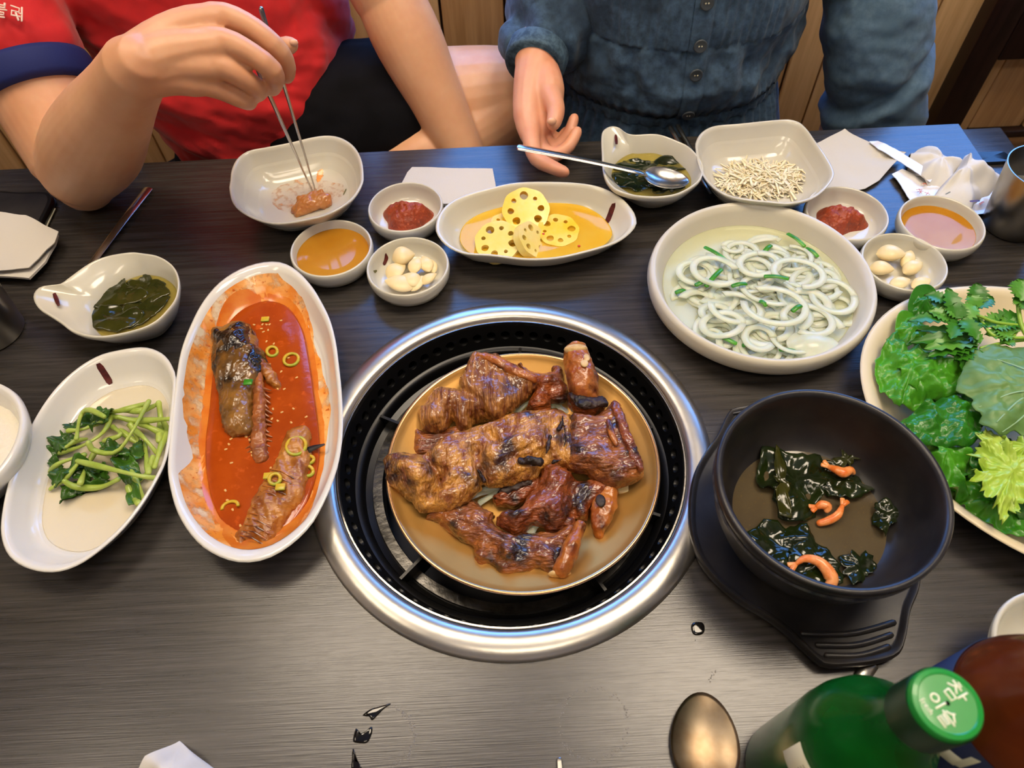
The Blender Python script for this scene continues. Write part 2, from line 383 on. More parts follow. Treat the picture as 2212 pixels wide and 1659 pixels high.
mat('fish_dark', '120c09', .2, spec=.6, c2='33200f', ns=50, nr=(.4, .65), bump=.8, bs=120, coat=.3)
mat('denim_pale', '3f5a70', .85, c2='5a7388', ns=120, nr=(.3, .74), nd=7, bump=.4, bs=420, bdist=.0006, c3='3a5468', n3=(16, .5, .75), sheen=.1)
mat('denim_edge', '4a6274', .85, c2='2a4052', ns=120, nr=(.4, .6), bump=.4, bs=500)
mat('button_grey', '3c4248', .4)
mat('hair', '0e0b0a', .4)
mat('eye', '120c0a', .2)
mat('lip', 'a8584a', .4)
mat('water', 'ffffff', .03, spec=.6, alpha=(.12, (.55, .55, .55)))

# ------------------------------------------------------------------ room
def st(o, label=None): o['kind'] = 'structure'; 
WY = 1.2                                       # back wall plane
V, F = box(-2.2, 2.2, -2.2, WY+.3, -TZ-.1, -TZ); st(build('floor', V, F, 'floor_wood', smooth=False))
V, F = box(-2.2, 2.2, -2.2, WY+.3, 2.0, 2.1); st(build('ceiling', V, F, 'ceiling_white', smooth=False))
V, F = box(-2.3, -2.2, -2.2, WY+.3, -TZ, 2.0); st(build('wall_left', V, F, 'plaster', smooth=False))
V, F = box(2.2, 2.3, -2.2, WY+.3, -TZ, 2.0); st(build('wall_right', V, F, 'plaster', smooth=False))
V, F = box(-2.2, 2.2, -2.3, -2.2, -TZ, 2.0); st(build('wall_front', V, F, 'plaster', smooth=False))
WX0, WX1, WZ0, WZ1 = -.75, 1.35, .22, .95      # window opening
wb = build('wall_back', *merge(box(-2.2, 2.2, WY+.012, WY+.12, -TZ, WZ0), box(-2.2, 2.2, WY+.012, WY+.12, WZ1, 2.0),
           box(-2.2, WX0, WY+.012, WY+.12, WZ0, WZ1), box(WX1, 2.2, WY+.012, WY+.12, WZ0, WZ1)), 'groove', smooth=False); st(wb)
x = -2.13; i = 0
while x < 2.1:                                 # plank facing below the window
    w = .108 if i % 2 == 0 else .062
    V, F = box(x+.0022, x+w-.0022, WY-.004 if i % 2 else WY, WY+.012, -TZ+.016, WZ0-.03, .0025)
    build('plank', V, F, 'oak_pale' if i % 3 else 'oak', wb, angle=.6)
    x += w; i += 1
V, F = box(-2.2, 2.2, WY-.014, WY+.012, -TZ, -TZ+.016, .003); st(build('baseboard_back', V, F, 'dark_wood'))
V, F = box(-2.2, 2.2, WY-.02, WY+.10, WZ0-.03, WZ0, .004); st(build('trim_1', V, F, 'dark_wood'))
# dark post and rail on the right of the back wall
xp0, xp1 = px(2082, 129, 0)[0], 0
def wy(u, v):
    d = dirv(u, v); return CAM+d*(WY-.03)/d[1]
a0 = wy(2060, 180)[0]; a1 = wy(2123, 180)[0]
V, F = box(a0, a1, WY-.035, WY+.012, -TZ, WZ0-.03, .003); st(build('trim_2', V, F, 'dark_wood'))
zr = wy(2180, 127)[2]
V, F = box(a1, 1.9, WY-.035, WY+.012, zr, WZ0-.03, .003); st(build('trim_3', V, F, 'dark_wood'))
zl = wy(735, 22)[2]
wn = empty('window_1', (.3, WY+.06, WZ0)); wn['kind'] = 'structure'
fr = merge(box(WX0, WX1, WY+.03, WY+.09, WZ0, WZ0+.03), box(WX0, WX1, WY+.03, WY+.09, WZ1-.03, WZ1), box(WX0, WX0+.03, WY+.03, WY+.09, WZ0, WZ1),
           box(WX1-.03, WX1, WY+.03, WY+.09, WZ0, WZ1), box(.29, .32, WY+.03, WY+.09, WZ0, WZ1))
build('window_frame', *fr, 'window_frame', wn, smooth=False)
for xa, xb in ((WX0+.03, .29), (.32, WX1-.03)):
    build('window_pane', *box(xa, xb, WY+.058, WY+.062, WZ0+.03, WZ1-.03), 'pane', wn, smooth=False)
for i, (lx, ly, hx, hy, k) in enumerate(LAMPS):
    t = empty('ceiling_lamp', (lx, ly, 1.94), ['square ceiling lamp panel over the soup pot side of the table', 'flat ceiling lamp panel behind the man in red', 'long ceiling lamp panel behind the camera', 'narrow ceiling lamp panel along the side wall'][i], 'lamp')
    build('lamp_case', *merge(box(lx-hx-.03, lx+hx+.03, ly-hy-.03, ly+hy+.03, 1.965, 2.0), box(lx-hx-.03, lx+hx+.03, ly-hy-.03, ly-hy, 1.94, 1.966),
          box(lx-hx-.03, lx+hx+.03, ly+hy, ly+hy+.03, 1.94, 1.966), box(lx-hx-.03, lx-hx, ly-hy, ly+hy, 1.94, 1.966), box(lx+hx, lx+hx+.03, ly-hy, ly+hy, 1.94, 1.966)), 'lamp_case', t, smooth=False)
    build('lamp_diffuser', *box(lx-hx, lx+hx, ly-hy, ly+hy, 1.95, 1.964), 'lamp_glow%d' % i, t, smooth=False)

# ------------------------------------------------------------------ table with a round cut-out for the grill
TX0, TX1, TY0, TY1 = -.70, .5645, -.10, .7455
GC = np.array([-.0043, .3083]); GR = .1738
tb = empty('dining_table', (0, .32, -TZ), 'low dining table topped with dark wood grain laminate under all the dishes', 'table')
n = 96; inn = circ(GC, GR-.008, n); q = []
for p in inn:                                  # square boundary point in the same direction
    d = p-GC; ts = [((TX1 if d[0] > 0 else TX0)-GC[0])/d[0] if abs(d[0]) > 1e-9 else 1e9, ((TY1 if d[1] > 0 else TY0)-GC[1])/d[1] if abs(d[1]) > 1e-9 else 1e9]
    q.append(GC+d*min(ts))
cor = [np.array(c) for c in ((TX0, TY0), (TX1, TY0), (TX1, TY1), (TX0, TY1))]
for c in cor: k = int(np.argmin([np.linalg.norm(a-c) for a in q])); q[k] = c
q = np.array(q); V = []
b = .003
for O, z in ((inn, -.028), (inn, 0.), (q, 0.), (q, -.004), (q, -.028), (inn, -.028)):
    for p in O:
        e = np.array(p)
        if O is q and z == 0.: e = np.array([min(max(e[0], TX0+b), TX1-b), min(max(e[1], TY0+b), TY1-b)])
        V.append((e[0], e[1], z))
build('table_top', V, gridf(n, 6), 'laminate', tb, angle=.4)
for xx in (TX0+.08, TX1-.08):
    for yy in (TY0+.08, TY1-.08):
        V, F = box(xx-.03, xx+.03, yy-.03, yy+.03, -TZ, -.028, .004); build('leg', V, F, 'side_laminate', tb)
V, F = merge(box(TX0+.06, TX1-.06, TY0+.06, TY0+.08, -.09, -.028), box(TX0+.06, TX1-.06, TY1-.08, TY1-.06, -.09, -.028)); build('apron', V, F, 'side_laminate', tb, smooth=False)
# lower shelf hooked to the table's end, with a padded tab
s0 = px(2163, 273, -.02); s1 = px(2069, 275, -.02)
sh = empty('side_shelf', (s0[0]-.03, .45, -TZ), 'narrow dark side shelf standing just lower than the table end', 'shelf')
V, F = box(TX1+.002, s0[0], .05, s0[1], -.036, -.02, .003); build('shelf_board', V, F, 'laminate', sh)
V, F = box(TX1+.004, s0[0]-.006, .07, s0[1]-.02, -TZ, -.036); build('shelf_panel', V, F, 'side_laminate', sh, smooth=False)
t0 = px(2120, 352, -.016); t1 = px(2169, 326, -.016)
O = ellip(((TX1+t1[0])/2+.002, (t0[1]+t1[1])/2), (t1[0]-TX1)/2, abs(t1[1]-t0[1])/2, 0, 40, 5)
V, F = loft(O, [(1., -.02), (1.0, -.017), (.94, -.0155), (.01, -.0155)], None, 0, True); build('pull_tab', V, F, 'phone_black', sh)
# another table further along, only its corner in view
V, F = box(.68, 1.5, .1, .70, -.028, -.004, .003); o2 = empty('neighbour_table', (1.05, .4, -TZ), 'next low table, only its bluish corner showing past the shelf', 'table')
build('table_top', V, F, 'laminate', o2)
for xx in (.72, 1.45):
    for yy in (.14, .66):
        V, F = box(xx-.025, xx+.025, yy-.025, yy+.025, -TZ, -.028); build('leg', V, F, 'side_laminate', o2, smooth=False)

# ------------------------------------------------------------------ grill set into the table
gr = empty('table_grill', (GC[0], GC[1], 0), 'round built-in charcoal grill with a brushed steel rim and black perforated well', 'grill')
def rings(prof, n=128, c=GC):
    V = []
    for r, z in prof:
        for p in circ(c, r, n): V.append((p[0], p[1], z))
    return V, gridf(n, len(prof))
V, F = rings([(.1738, .0002), (.1736, .0022), (.172, .0045), (.166, .0072), (.160, .0080), (.155, .0072), (.1515, .005), (.1505, .0015), (.1505, -.012)])
build('steel_rim', V, F, 'steel_ring', gr)
V, F = rings([(.1504, .002), (.1500, .0030), (.1488, .0030), (.1484, .0016), (.1480, -.001)]); build('inner_lip', V, F, 'steel', gr)
# perforated black wall: each sector a square patch round a true hole
NS = 64; V = []; F = []
zt, zb = -.001, -.024; rt_, rb_ = .1480, .1395
def wallp(a, t, dr=0.): 
    r = rt_+(rb_-rt_)*t-dr; return (GC[0]+r*math.cos(a), GC[1]+r*math.sin(a), zt+(zb-zt)*t)
hr = .0047; da = 2*math.pi/NS; wlen = math.hypot(zt-zb, rt_-rb_)
for s in range(NS):
    a = s*da; base = len(V); sq = []
    for k in range(16):
        q_ = 2*math.pi*k/16; cx, cy = math.cos(q_), math.sin(q_); m_ = max(abs(cx), abs(cy)); sq.append((cx/m_, cy/m_))
    solid = s % 8 == 5
    for (cx, cy) in sq: V.append(wallp(a+cx*da/2, .5+cy*.5))
    for k in range(16):
        q_ = 2*math.pi*k/16; V.append(wallp(a+math.cos(q_)*hr/.144, .46+math.sin(q_)*hr/wlen))
    for k in range(16):
        q_ = 2*math.pi*k/16; V.append(wallp(a+math.cos(q_)*hr/.144, .46+math.sin(q_)*hr/wlen, -.004))
    for k in range(16):
        k2 = (k+1) % 16
        F.append((base+k, base+k2, base+16+k2, base+16+k)); F.append((base+16+k, base+16+k2, base+32+k2, base+32+k))
build('perforated_wall', V, F, 'grill_black', gr, angle=.5)
V, F = rings([(.1395, -.024), (.1355, -.025), (.1335, -.028), (.1325, -.036), (.127, -.038)]); build('well_step', V, F, 'cast_black', gr)
V, F = rings([(.127, -.038), (.1262, -.0365), (.1178, -.0365), (.117, -.038), (.117, -.055)]); build('burner_ring', V, F, 'worn_steel', gr)
V, F = rings([(.158, -.002), (.158, -.075), (.001, -.075)]); build('well_shell', V, F, 'soot', gr)
for u, v in ((1125, 735), (1428, 917), (825, 900), (880, 1235), (1303, 1268), (1445, 1120)):
    p = px(u, v, -.022); d = p[:2]-GC; a = math.atan2(d[1], d[0]); d = np.array([math.cos(a), math.sin(a)]); t = np.array([-d[1], d[0]])*.0013
    V = []
    for z in (-.05, -.0215):
        for r in (.095, .136):
            for sg in (-1, 1): q_ = GC+d*r+t*sg; V.append((q_[0], q_[1], z))
    build('support_fin', V, [(0, 1, 3, 2), (4, 6, 7, 5), (0, 4, 5, 1), (2, 3, 7, 6), (0, 2, 6, 4), (1, 5, 7, 3)], 'cast_black', gr, smooth=False)
# bronze dish
BC = np.array([.0057, .2985]); BR = .1160; BZ = .006
def bz(r): q_ = min(r/BR, 1); return BZ-.024+.024*max(0, (q_-.35)/.65)**1.9
bd = empty('bronze_dish', (BC[0], BC[1], -.022), 'wide shallow bronze dish of grilled ribs set over the grill', 'dish')
prof = [(.0, BZ-.027), (.06, BZ-.027), (.095, BZ-.016), (BR-.002, BZ-.003), (BR, BZ-.0005), (BR-.0006, BZ+.0008), (BR-.0022, BZ+.0004)]
prof += [(r, bz(r)) for r in np.linspace(BR-.004, .001, 26)]
V, F = rings([(max(r, .0005), z) for r, z in prof], 128, BC); build('dish_body', V, F, 'bronze', bd, angle=None)
V, F = rings([(BR-.0024, BZ+.0003), (BR-.0008, BZ+.0014), (BR+.0008, BZ+.0003), (BR+.0006, BZ-.0014), (BR-.0015, BZ-.0016)], 128, BC); build('rim_band', V, F, 'bronze_rim', bd, angle=None)
# ------------------------------------------------------------------ grilled ribs
def stube(path, n=14):
    """path of (point, half width across, half thickness up): flattened tube lying mostly level"""
    P = [np.array(p[0], float) for p in path]; k = len(P); rg = []
    for i in range(k):
        t = P[min(i+1, k-1)]-P[max(i-1, 0)]; t /= np.linalg.norm(t)+1e-12
        rg.append((P[i], t, path[i][1], path[i][2]))
    def endc(i, sg):
        p, t, a, b = rg[i]; e = min(a, .02)*.75
        return [(p+sg*t*e*math.sqrt(1-q*q), t, a*q, b*max(q, .3)) for q in ((.45, .85) if sg < 0 else (.85, .45))]
    full = endc(0, -1)+rg+endc(k-1, 1); V = []
    for p, t, a, b in full:
        s = np.cross(np.array([0, 0, 1.]), t); s /= np.linalg.norm(s)+1e-9; u = np.cross(t, s)
        for j in range(n):
            q = 2*math.pi*j/n; V.append(tuple(p+s*a*math.cos(q)+u*b*math.sin(q)))
    m = len(full); F = gridf(n, m); F.append(tuple(range(n))[::-1]); F.append(tuple(range((m-1)*n, m*n)))
    return V, F
MS, MO = .3315, (820, 740)
def mp(x, y, h, s=MS, o=MO): return px(x*s+o[0], y*s+o[1], h)
def depth(p): return float((np.array(p)-CAM)@FW)
def path(lst, s=MS, o=MO, dh=0., tk=1.):
    P = []
    for x, y, hw, h, t in lst:
        p = mp(x, y, h+dh, s, o); P.append((p, hw*s*depth(p)/FPX, t*tk))
    if len(P) > 2:             # resample smoothly
        A = np.array([np.r_[a, b, c] for a, b, c in P]); A = spl(A, len(P)*3, False); P = [(r[:3], r[3], r[4]) for r in A]
    return stube(P)
def mdisp(a1=.0022, a2=.0012, o=0., st=(1, 1, 1)):
    def f(p, n):
        q = (p[0]*st[0], p[1]*st[1], p[2]*st[2]); 
        return a1*fb(q, 42, o, 2)+a2*fb(q, 150, o+3, 3)-a1*.2
    return f
def slab(pts, h0, t, w=.011, bumps=(), s=MS, o=MO, g=.0012, bot=.005):
    """flat piece with a rounded edge from its traced outline, folds and lobes added as bumps"""
    P = np.array([mp(x, y, h0+t*.5, s, o)[:2] for x, y in pts]); P = spl(P, len(P)*4)
    x0, y0 = P.min(0)-g; nx, ny = [int(v) for v in np.ceil((P.max(0)+g-P.min(0)+g)/g)]
    X, Y = np.meshgrid(x0+g*np.arange(nx+1), y0+g*np.arange(ny+1), indexing='ij'); Q = np.stack([X.ravel(), Y.ravel()], 1)
    A, B = P, np.roll(P, -1, 0); ins = np.zeros(len(Q), bool); dm = np.full(len(Q), 9.)
    for a, b in zip(A, B):
        c = ((a[1] > Q[:, 1]) != (b[1] > Q[:, 1])) & (Q[:, 0] < (b[0]-a[0])*(Q[:, 1]-a[1])/(b[1]-a[1]+1e-15)+a[0]); ins ^= c
        d = b-a; tt = np.clip(((Q-a)@d)/(d@d+1e-15), 0, 1); dm = np.minimum(dm, np.linalg.norm(Q-a-tt[:, None]*d, axis=1))
    f = np.clip(dm/w, 0, 1); top = h0+t*np.sqrt(1-(1-f)**2)
    for bb in bumps:           # (x, y, radius, height) a lobe, (x1, y1, x2, y2, radius, height) a fold or ridge
        br, am = bb[-2:]; c = mp(bb[0], bb[1], h0+t, s, o)[:2]; r = br*s*depth(mp(bb[0], bb[1], h0, s, o))/FPX
        c2 = mp(bb[2], bb[3], h0+t, s, o)[:2] if len(bb) == 6 else c+1e-6
        d = c2-c; tt = np.clip(((Q-c)@d)/(d@d), 0, 1); top = top+am*f*np.exp(-((Q-c-tt[:, None]*d)**2).sum(1)/(r*r))
    top = np.maximum(top, h0+.0012); idx = -np.ones(len(Q), int); ii = np.where(ins)[0]; idx[ii] = np.arange(len(ii)); n = len(ii)
    V = [(Q[k, 0], Q[k, 1], top[k]) for k in ii]+[(Q[k, 0], Q[k, 1], h0-bot*min(1, f[k]*2)-.0004) for k in ii]; F = []; E = {}
    G = idx.reshape(nx+1, ny+1)
    for a in range(nx):
        for b in range(ny):
            q = (G[a, b], G[a+1, b], G[a+1, b+1], G[a, b+1])
            if min(q) < 0: continue
            F.append(tuple(int(v) for v in q)); F.append(tuple(int(v)+n for v in q[::-1]))
            for k in range(4):
                e = (int(q[k]), int(q[(k+1) % 4]))
                if (e[1], e[0]) in E: del E[(e[1], e[0])]
                else: E[e] = 1
    for a, b in E: F.append((b, a, a+n, b+n))
    return V, F
def mdisp2(a1, a2, o, ang):
    ca, sa = math.cos(ang), math.sin(ang)
    def f(p, n):
        u = p[0]*ca+p[1]*sa; v = -p[0]*sa+p[1]*ca
        fib = mn.noise(Vector((u*45+o, v*230, p[2]*140)))
        return a1*fb(p, 48, o, 2)+a2*(.9*fib+.8*(.35-abs(fb((u*.6, v, p[2]), 120, o+3, 2))))+.0005*nz(p, 420, o)
    return f
def meatpiece(name, label, slabs, m, o=0., a1=.0018, a2=.0016, ang=0., extra=(), group=None):
    V, F = fuse([slab(**q) for q in slabs]+[path(p) for p in extra], .00105, 2, mdisp2(a1, a2, o, ang))
    r = build(name, V, F, m, angle=None)
    return tag(r, label, 'meat', group)
def part(name, parent, vf, m, label=None, angle=.9):
    o = build(name, vf[0], vf[1], m, parent, angle=angle)
    if label: o['label'] = label
    return o
def bonepart(parent, lst, m, o, name='bone', label=None, a=.0018):
    V, F = fuse([path(lst)], .0011, 4, mdisp(a, a*.6, o)); return part(name, parent, (V, F), m, label, None)

r = meatpiece('grilled_meat', 'small dark meat scrap tucked under the big rib at the dish edge',
    [dict(pts=[(205, 590), (240, 550), (300, 580), (420, 560), (520, 540), (560, 600), (480, 680), (300, 720), (230, 700)], h0=-.008, t=.010)], 'meat', 3.)
r = meatpiece('grilled_rib', 'grilled rib with a striped fibrous slab and curled lobe at the far dish side',
    [dict(pts=[(605, 55), (680, 65), (770, 78), (860, 135), (1010, 210), (1020, 260), (945, 340), (850, 440), (740, 490), (640, 400), (520, 290), (545, 190), (575, 100)], h0=.004, t=.018, w=.009, bumps=[(760, 330, 90, .003), (900, 300, 60, -.006), (620, 120, 60, .003)]),
     dict(pts=[(245, 470), (250, 430), (290, 400), (320, 320), (400, 292), (520, 300), (640, 350), (740, 400), (760, 470), (690, 490), (610, 490), (590, 540), (545, 560), (500, 530), (470, 480), (440, 540), (340, 575), (270, 540)], h0=-.004, t=.020, w=.013, bumps=[(345, 500, 75, .004), (460, 430, 30, -.009), (600, 420, 90, .003), (420, 350, 80, .004), (470, 500, 40, -.008)])], 'meat_fibre', 11., ang=1.9, a2=.0013)
bonepart(r, [(640, 75, 30, .0215, .0035), (770, 122, 36, .0225, .0045), (890, 190, 38, .0215, .0045), (1010, 235, 34, .017, .004)], 'bone', 2., label='dark edge of the rib bone')
r = meatpiece('grilled_rib', 'knobbly meat beside the upright marrow bone at the far side of the dish',
    [dict(pts=[(885, 150), (930, 120), (960, 160), (1060, 205), (1130, 190), (1120, 150), (1190, 155), (1210, 230), (1240, 320), (1180, 370), (1110, 360), (1110, 420), (1010, 440), (950, 400), (1000, 330), (960, 250)], h0=-.004, t=.015, w=.010, bumps=[(1090, 250, 50, .005), (1020, 380, 50, .004), (1140, 300, 40, -.004)]),
     dict(pts=[(1230, 320), (1280, 310), (1350, 360), (1440, 340), (1480, 400), (1440, 450), (1390, 470), (1310, 450), (1250, 400)], h0=.002, t=.018, w=.010, bumps=[(1320, 390, 60, .003)])], 'meat_red', 21., a1=.0022)
bonepart(r, [(1278, 62, 84, .026, .012), (1290, 110, 92, .026, .013), (1305, 180, 100, .024, .013), (1330, 280, 104, .020, .013), (1345, 350, 90, .014, .012)], 'bone', 5., label='glossy orange marrow bone')
V, F = ball(mp(1278, 43, .0350), (.0108, .0046, .0050), 20, 10); part('bone_end', r, (V, F), 'bone_end', 'pale sawn end of the marrow bone')
V, F = ball(mp(1335, 135, .0375), (.0035, .0042, .0012)); part('fat_spot', r, (V, F), 'bone_end')
V, F = ball(mp(1348, 98, .0375), (.0030, .0042, .0012)); part('fat_spot', r, (V, F), 'bone_end')
V, F = fuse([path([(1245, 325, 26, .020, .003), (1330, 395, 55, .021, .004), (1455, 385, 38, .018, .004)])], .001, 2, mdisp(.003, .002, 4.)); part('charred_crust', r, (V, F), 'char')
BIG = [(20, 745), (60, 712), (150, 708), (250, 715), (290, 720), (400, 620), (480, 575), (560, 562), (620, 535), (700, 510), (850, 452), (1000, 440), (1130, 430), (1250, 455), (1280, 560), (1280, 800), (1180, 790), (1060, 795), (1030, 845), (900, 885), (740, 922), (690, 910), (650, 890), (660, 930), (600, 985), (520, 1035), (400, 1072), (320, 1080), (250, 1075), (190, 1010), (150, 985), (60, 905), (35, 840)]
r = meatpiece('grilled_rib', 'largest golden grilled rib lying right across the middle of the bronze dish',
    [dict(pts=BIG, h0=.002, t=.017, w=.014, bumps=[(170, 830, 240, 880, 105, .013), (290, 720, 390, 850, 34, -.010), (390, 850, 330, 1000, 36, -.010), (480, 760, 470, 860, 70, .004), (620, 690, 660, 830, 30, -.006), (660, 820, 690, 900, 34, -.011), (700, 560, 760, 640, 30, -.005), (760, 720, 900, 650, 60, .005), (870, 480, 850, 600, 26, -.004), (930, 760, 1050, 770, 30, -.006), (1000, 560, 1040, 640, 70, .004), (1100, 470, 1080, 760, 24, -.005), (1200, 500, 1190, 740, 26, -.004), (400, 1010, 620, 940, 40, .005), (320, 960, 560, 900, 26, -.006), (120, 760, 300, 800, 16, -.002), (110, 830, 310, 850, 14, -.002)])],
    'meat_gold', 31., .0024, .0017, .35)
V, F = fuse([slab([(1230, 470), (1300, 465), (1400, 470), (1470, 430), (1540, 382), (1585, 440), (1620, 560), (1665, 690), (1738, 825), (1690, 885), (1580, 925), (1450, 890), (1340, 835), (1240, 800), (1215, 640)], .004, .017, .011, [(1400, 700, 110, .004), (1300, 600, 60, -.003), (1500, 760, 80, .002)])], .00105, 3, mdisp2(.0022, .0018, 61., .1)); part('rib_end', r, (V, F), 'meat', 'darker meat at the bone end', None)
bonepart(r, [(1530, 400, 30, .022, .0035), (1580, 530, 40, .024, .005), (1640, 680, 42, .022, .005), (1705, 830, 32, .016, .004)], 'meat_red', 8., label='dark red rib edge')
bonepart(r, [(1490, 505, 18, .0235, .002), (1512, 590, 26, .0240, .002), (1545, 665, 18, .0230, .002)], 'bone', 9., 'bone_face', 'pale orange bone showing through', .0005)
for k, L in enumerate(([(920, 770, 20, .0195, .002), (990, 768, 26, .021, .003), (1050, 790, 22, .0195, .003)], [(1190, 475, 15, .0205, .0016), (1212, 620, 20, .0215, .002), (1200, 680, 15, .0205, .0016)], [(640, 830, 14, .0130, .002), (680, 900, 18, .0125, .002)], [(1110, 615, 12, .0215, .0015), (1085, 720, 18, .0210, .0018)], [(1190, 520, 10, .021, .0015), (1170, 570, 12, .021, .0015)], [(1130, 780, 14, .018, .0015), (1190, 760, 10, .019, .0015)])):
    V, F = fuse([path(L)], .0008, 1, mdisp(.003, .002, 14.+k)); part('charred_crust', r, (V, F), 'char')
r = meatpiece('grilled_rib', 'sticky grilled rib with a scorched bone, in front of the largest rib',
    [dict(pts=[(1060, 800), (1190, 795), (1260, 840), (1300, 900), (1260, 960), (1270, 1060), (1240, 1150), (1190, 1190), (1120, 1210), (1060, 1190), (1010, 1170), (950, 1200), (890, 1235), (820, 1210), (750, 1150), (770, 1100), (850, 1085), (930, 1060), (960, 1000), (1010, 960), (1040, 880)], h0=-.006, t=.018, w=.012, bumps=[(1130, 900, 60, .005), (1030, 1000, 40, -.003), (1130, 1080, 70, .005), (880, 1160, 70, .004), (1200, 1000, 40, -.003)]),
     dict(pts=[(1240, 920), (1330, 900), (1450, 890), (1560, 930), (1545, 1000), (1400, 1060), (1360, 1150), (1270, 1140), (1230, 1040)], h0=-.008, t=.014, w=.010),
     dict(pts=[(735, 1005), (790, 960), (780, 920), (880, 900), (1040, 870), (1050, 960), (960, 1010), (880, 1060), (800, 1060)], h0=-.012, t=.012, w=.008)], 'meat_red', 41., .0026, .0018, .9,
    [[(1180, 1150, 30, -.002, .006), (1220, 1175, 34, -.002, .006), (1260, 1170, 26, -.003, .005)]])
bonepart(r, [(1500, 950, 62, .001, .006), (1462, 1080, 82, .001, .007), (1435, 1190, 58, -.004, .007), (1432, 1262, 26, -.009, .005)], 'bone', 15., label='flat orange bone with a black scorch mark')
V, F = ball(mp(1440, 1030, .0085), (.0042, .0058, .0012)); part('scorch_mark', r, (V, F), 'char')
V, F = fuse([path([(760, 1005, 16, -.006, .003), (860, 940, 40, -.001, .003), (980, 900, 34, .003, .003)])], .001, 1, mdisp(.003, .002, 17.)); part('charred_crust', r, (V, F), 'char')
r = meatpiece('grilled_rib', 'grilled rib lying nearest the camera in the bronze dish, bone pointing outwards',
    [dict(pts=[(290, 1160), (320, 1090), (400, 1070), (470, 1050), (580, 1010), (620, 1020), (700, 1080), (760, 1110), (745, 1150), (780, 1220), (860, 1240), (960, 1225), (1060, 1235), (1180, 1210), (1280, 1180), (1260, 1300), (1200, 1430), (1220, 1540), (1190, 1560), (1100, 1510), (1010, 1470), (920, 1500), (820, 1510), (760, 1480), (720, 1430), (650, 1455), (610, 1400), (600, 1320), (500, 1280), (400, 1180), (330, 1150)], h0=-.012, t=.017, w=.012,
      bumps=[(620, 1140, 70, .004), (760, 1260, 50, .003), (830, 1370, 60, .005), (740, 1340, 36, -.005), (960, 1400, 60, -.003), (1050, 1380, 70, .004), (540, 1180, 40, -.003), (680, 1390, 40, -.004)])], 'meat', 51., .0024, .0019, -.5)
bonepart(r, [(1310, 1190, 46, .007, .006), (1258, 1310, 56, .007, .007), (1215, 1410, 58, .005, .008), (1182, 1490, 58, .001, .008)], 'bone', 19., label='rib bone along the edge of the meat')
V, F = ball(mp(1172, 1506, .000), (.0092, .0030, .0060)); part('bone_end', r, (V, F), 'bone_end', 'pale cut end of the bone')
# softened onion slivers under the ribs, garlic crumbs
for k, (x, y, a) in enumerate(((660, 990, .3), (720, 1010, .5), (690, 960, .2), (760, 985, .4), (1140, 410, -.5), (1170, 430, -.9), (1110, 425, .2), (905, 405, .9), (940, 420, .7), (1020, 1200, 1.), (1000, 1215, .6))):
    c = mp(x, y, -.012); L = .016
    P = [c+np.array([math.cos(a)*t*L, math.sin(a)*t*L, .002*math.cos(3*t)]) for t in (-1, -.5, 0, .5, 1)]
    lab = ['widest soft onion sliver in the gap before the nearest rib', 'soft onion sliver beside the widest one in the gap', 'soft onion sliver crossing the gap behind the nearest rib', 'short onion sliver next to the charred scrap', 'onion sliver behind the largest rib, below the marrow bone', 'steep onion sliver beside the charred bone foot', 'level onion sliver behind the largest rib', 'onion sliver under the far striped rib', 'onion sliver beside the one under the striped rib', 'upright onion sliver between the two near ribs', 'slanting onion sliver between the two near ribs'][k]
    tag(build('onion_sliver', *tube(P, .0022, 8, .5), 'onion'), lab, 'onion', 'onion slivers under the grilled ribs')
for (x, y), lb in (((606, 1482), 'small pale garlic cube on bare bronze at the near side of the dish'), ((1588, 965), 'white garlic crumb beside the scorched bone')):
    p = mp(x, y, -.012); V, F = box(p[0]-.0055, p[0]+.0045, p[1]-.0045, p[1]+.004, p[2]-.002, p[2]+.006, .0016); tag(build('garlic_cube', V, F, 'garlic'), lb, 'garlic')

# ------------------------------------------------------------------ dishes
def small(c, r, label, m='glaze', cat='dish', group=None, name='sauce_dish'):
    return Dish(name, circ(c, r, 64), .026, label, cat, m, [(.93, .0245), (.90, .020), (.845, .011), (.74, .0068), (.5, .0058), (.05, .0056)],
                [(.58, 0), (.64, 0), (.90, .006), (.985, .014), (1.0, .020), (.985, .0245), (.955, .026)], group)
def oval(name, O, h, label, m, cat='plate', fl=.62, wob=0.):
    return Dish(name, O, h, label, cat, m, [(.958, h*.985), (.93, h*.88), (.86, h*.52), (.77, h*.26), (fl+.02, .0085), (fl*.6, .0066), (.03, .0062)],
                [(.56, 0), (.64, .001), (.86, h*.45), (.97, h*.86), (.996, h*.95), (1., h*.985), (.985, h*1.005)], None, wob)
def mark(d, u, v, L, wd, ang, m='brush_red', name='brush_mark'):
    """a painted brush stroke lying in the dish"""
    h = .02
    for _ in range(6):
        p = px(u, v, h); h = d.z_at(p[0], p[1])
    V = []; F = []; k = 7
    for i in range(k):
        t = i/(k-1)-.5
        for s_ in (-.5, 0, .5):
            x = p[0]+math.cos(ang)*t*L-math.sin(ang)*s_*wd*(1 if 0 < i < k-1 else .6); y = p[1]+math.sin(ang)*t*L+math.cos(ang)*s_*wd*(1 if 0 < i < k-1 else .6)
            V.append((x, y, d.z_at(x, y)+.0006))
    for i in range(k-1):
        for j in range(2): F.append((i*3+j, i*3+j+1, i*3+j+4, i*3+j+3))
    return build(name, V, F, m, d.root)
aL = small((-.1809, .5509), .0431, 'small dish of amber sauce beside the white fish plate', 'glaze_cool')
sL = small((-.1066, .6097), .0412, 'small dish of red soybean paste beside the lotus root plate', 'glaze_cool')
gL = small((-.0998, .5193), .0424, 'small dish of sliced garlic below the lotus root plate')
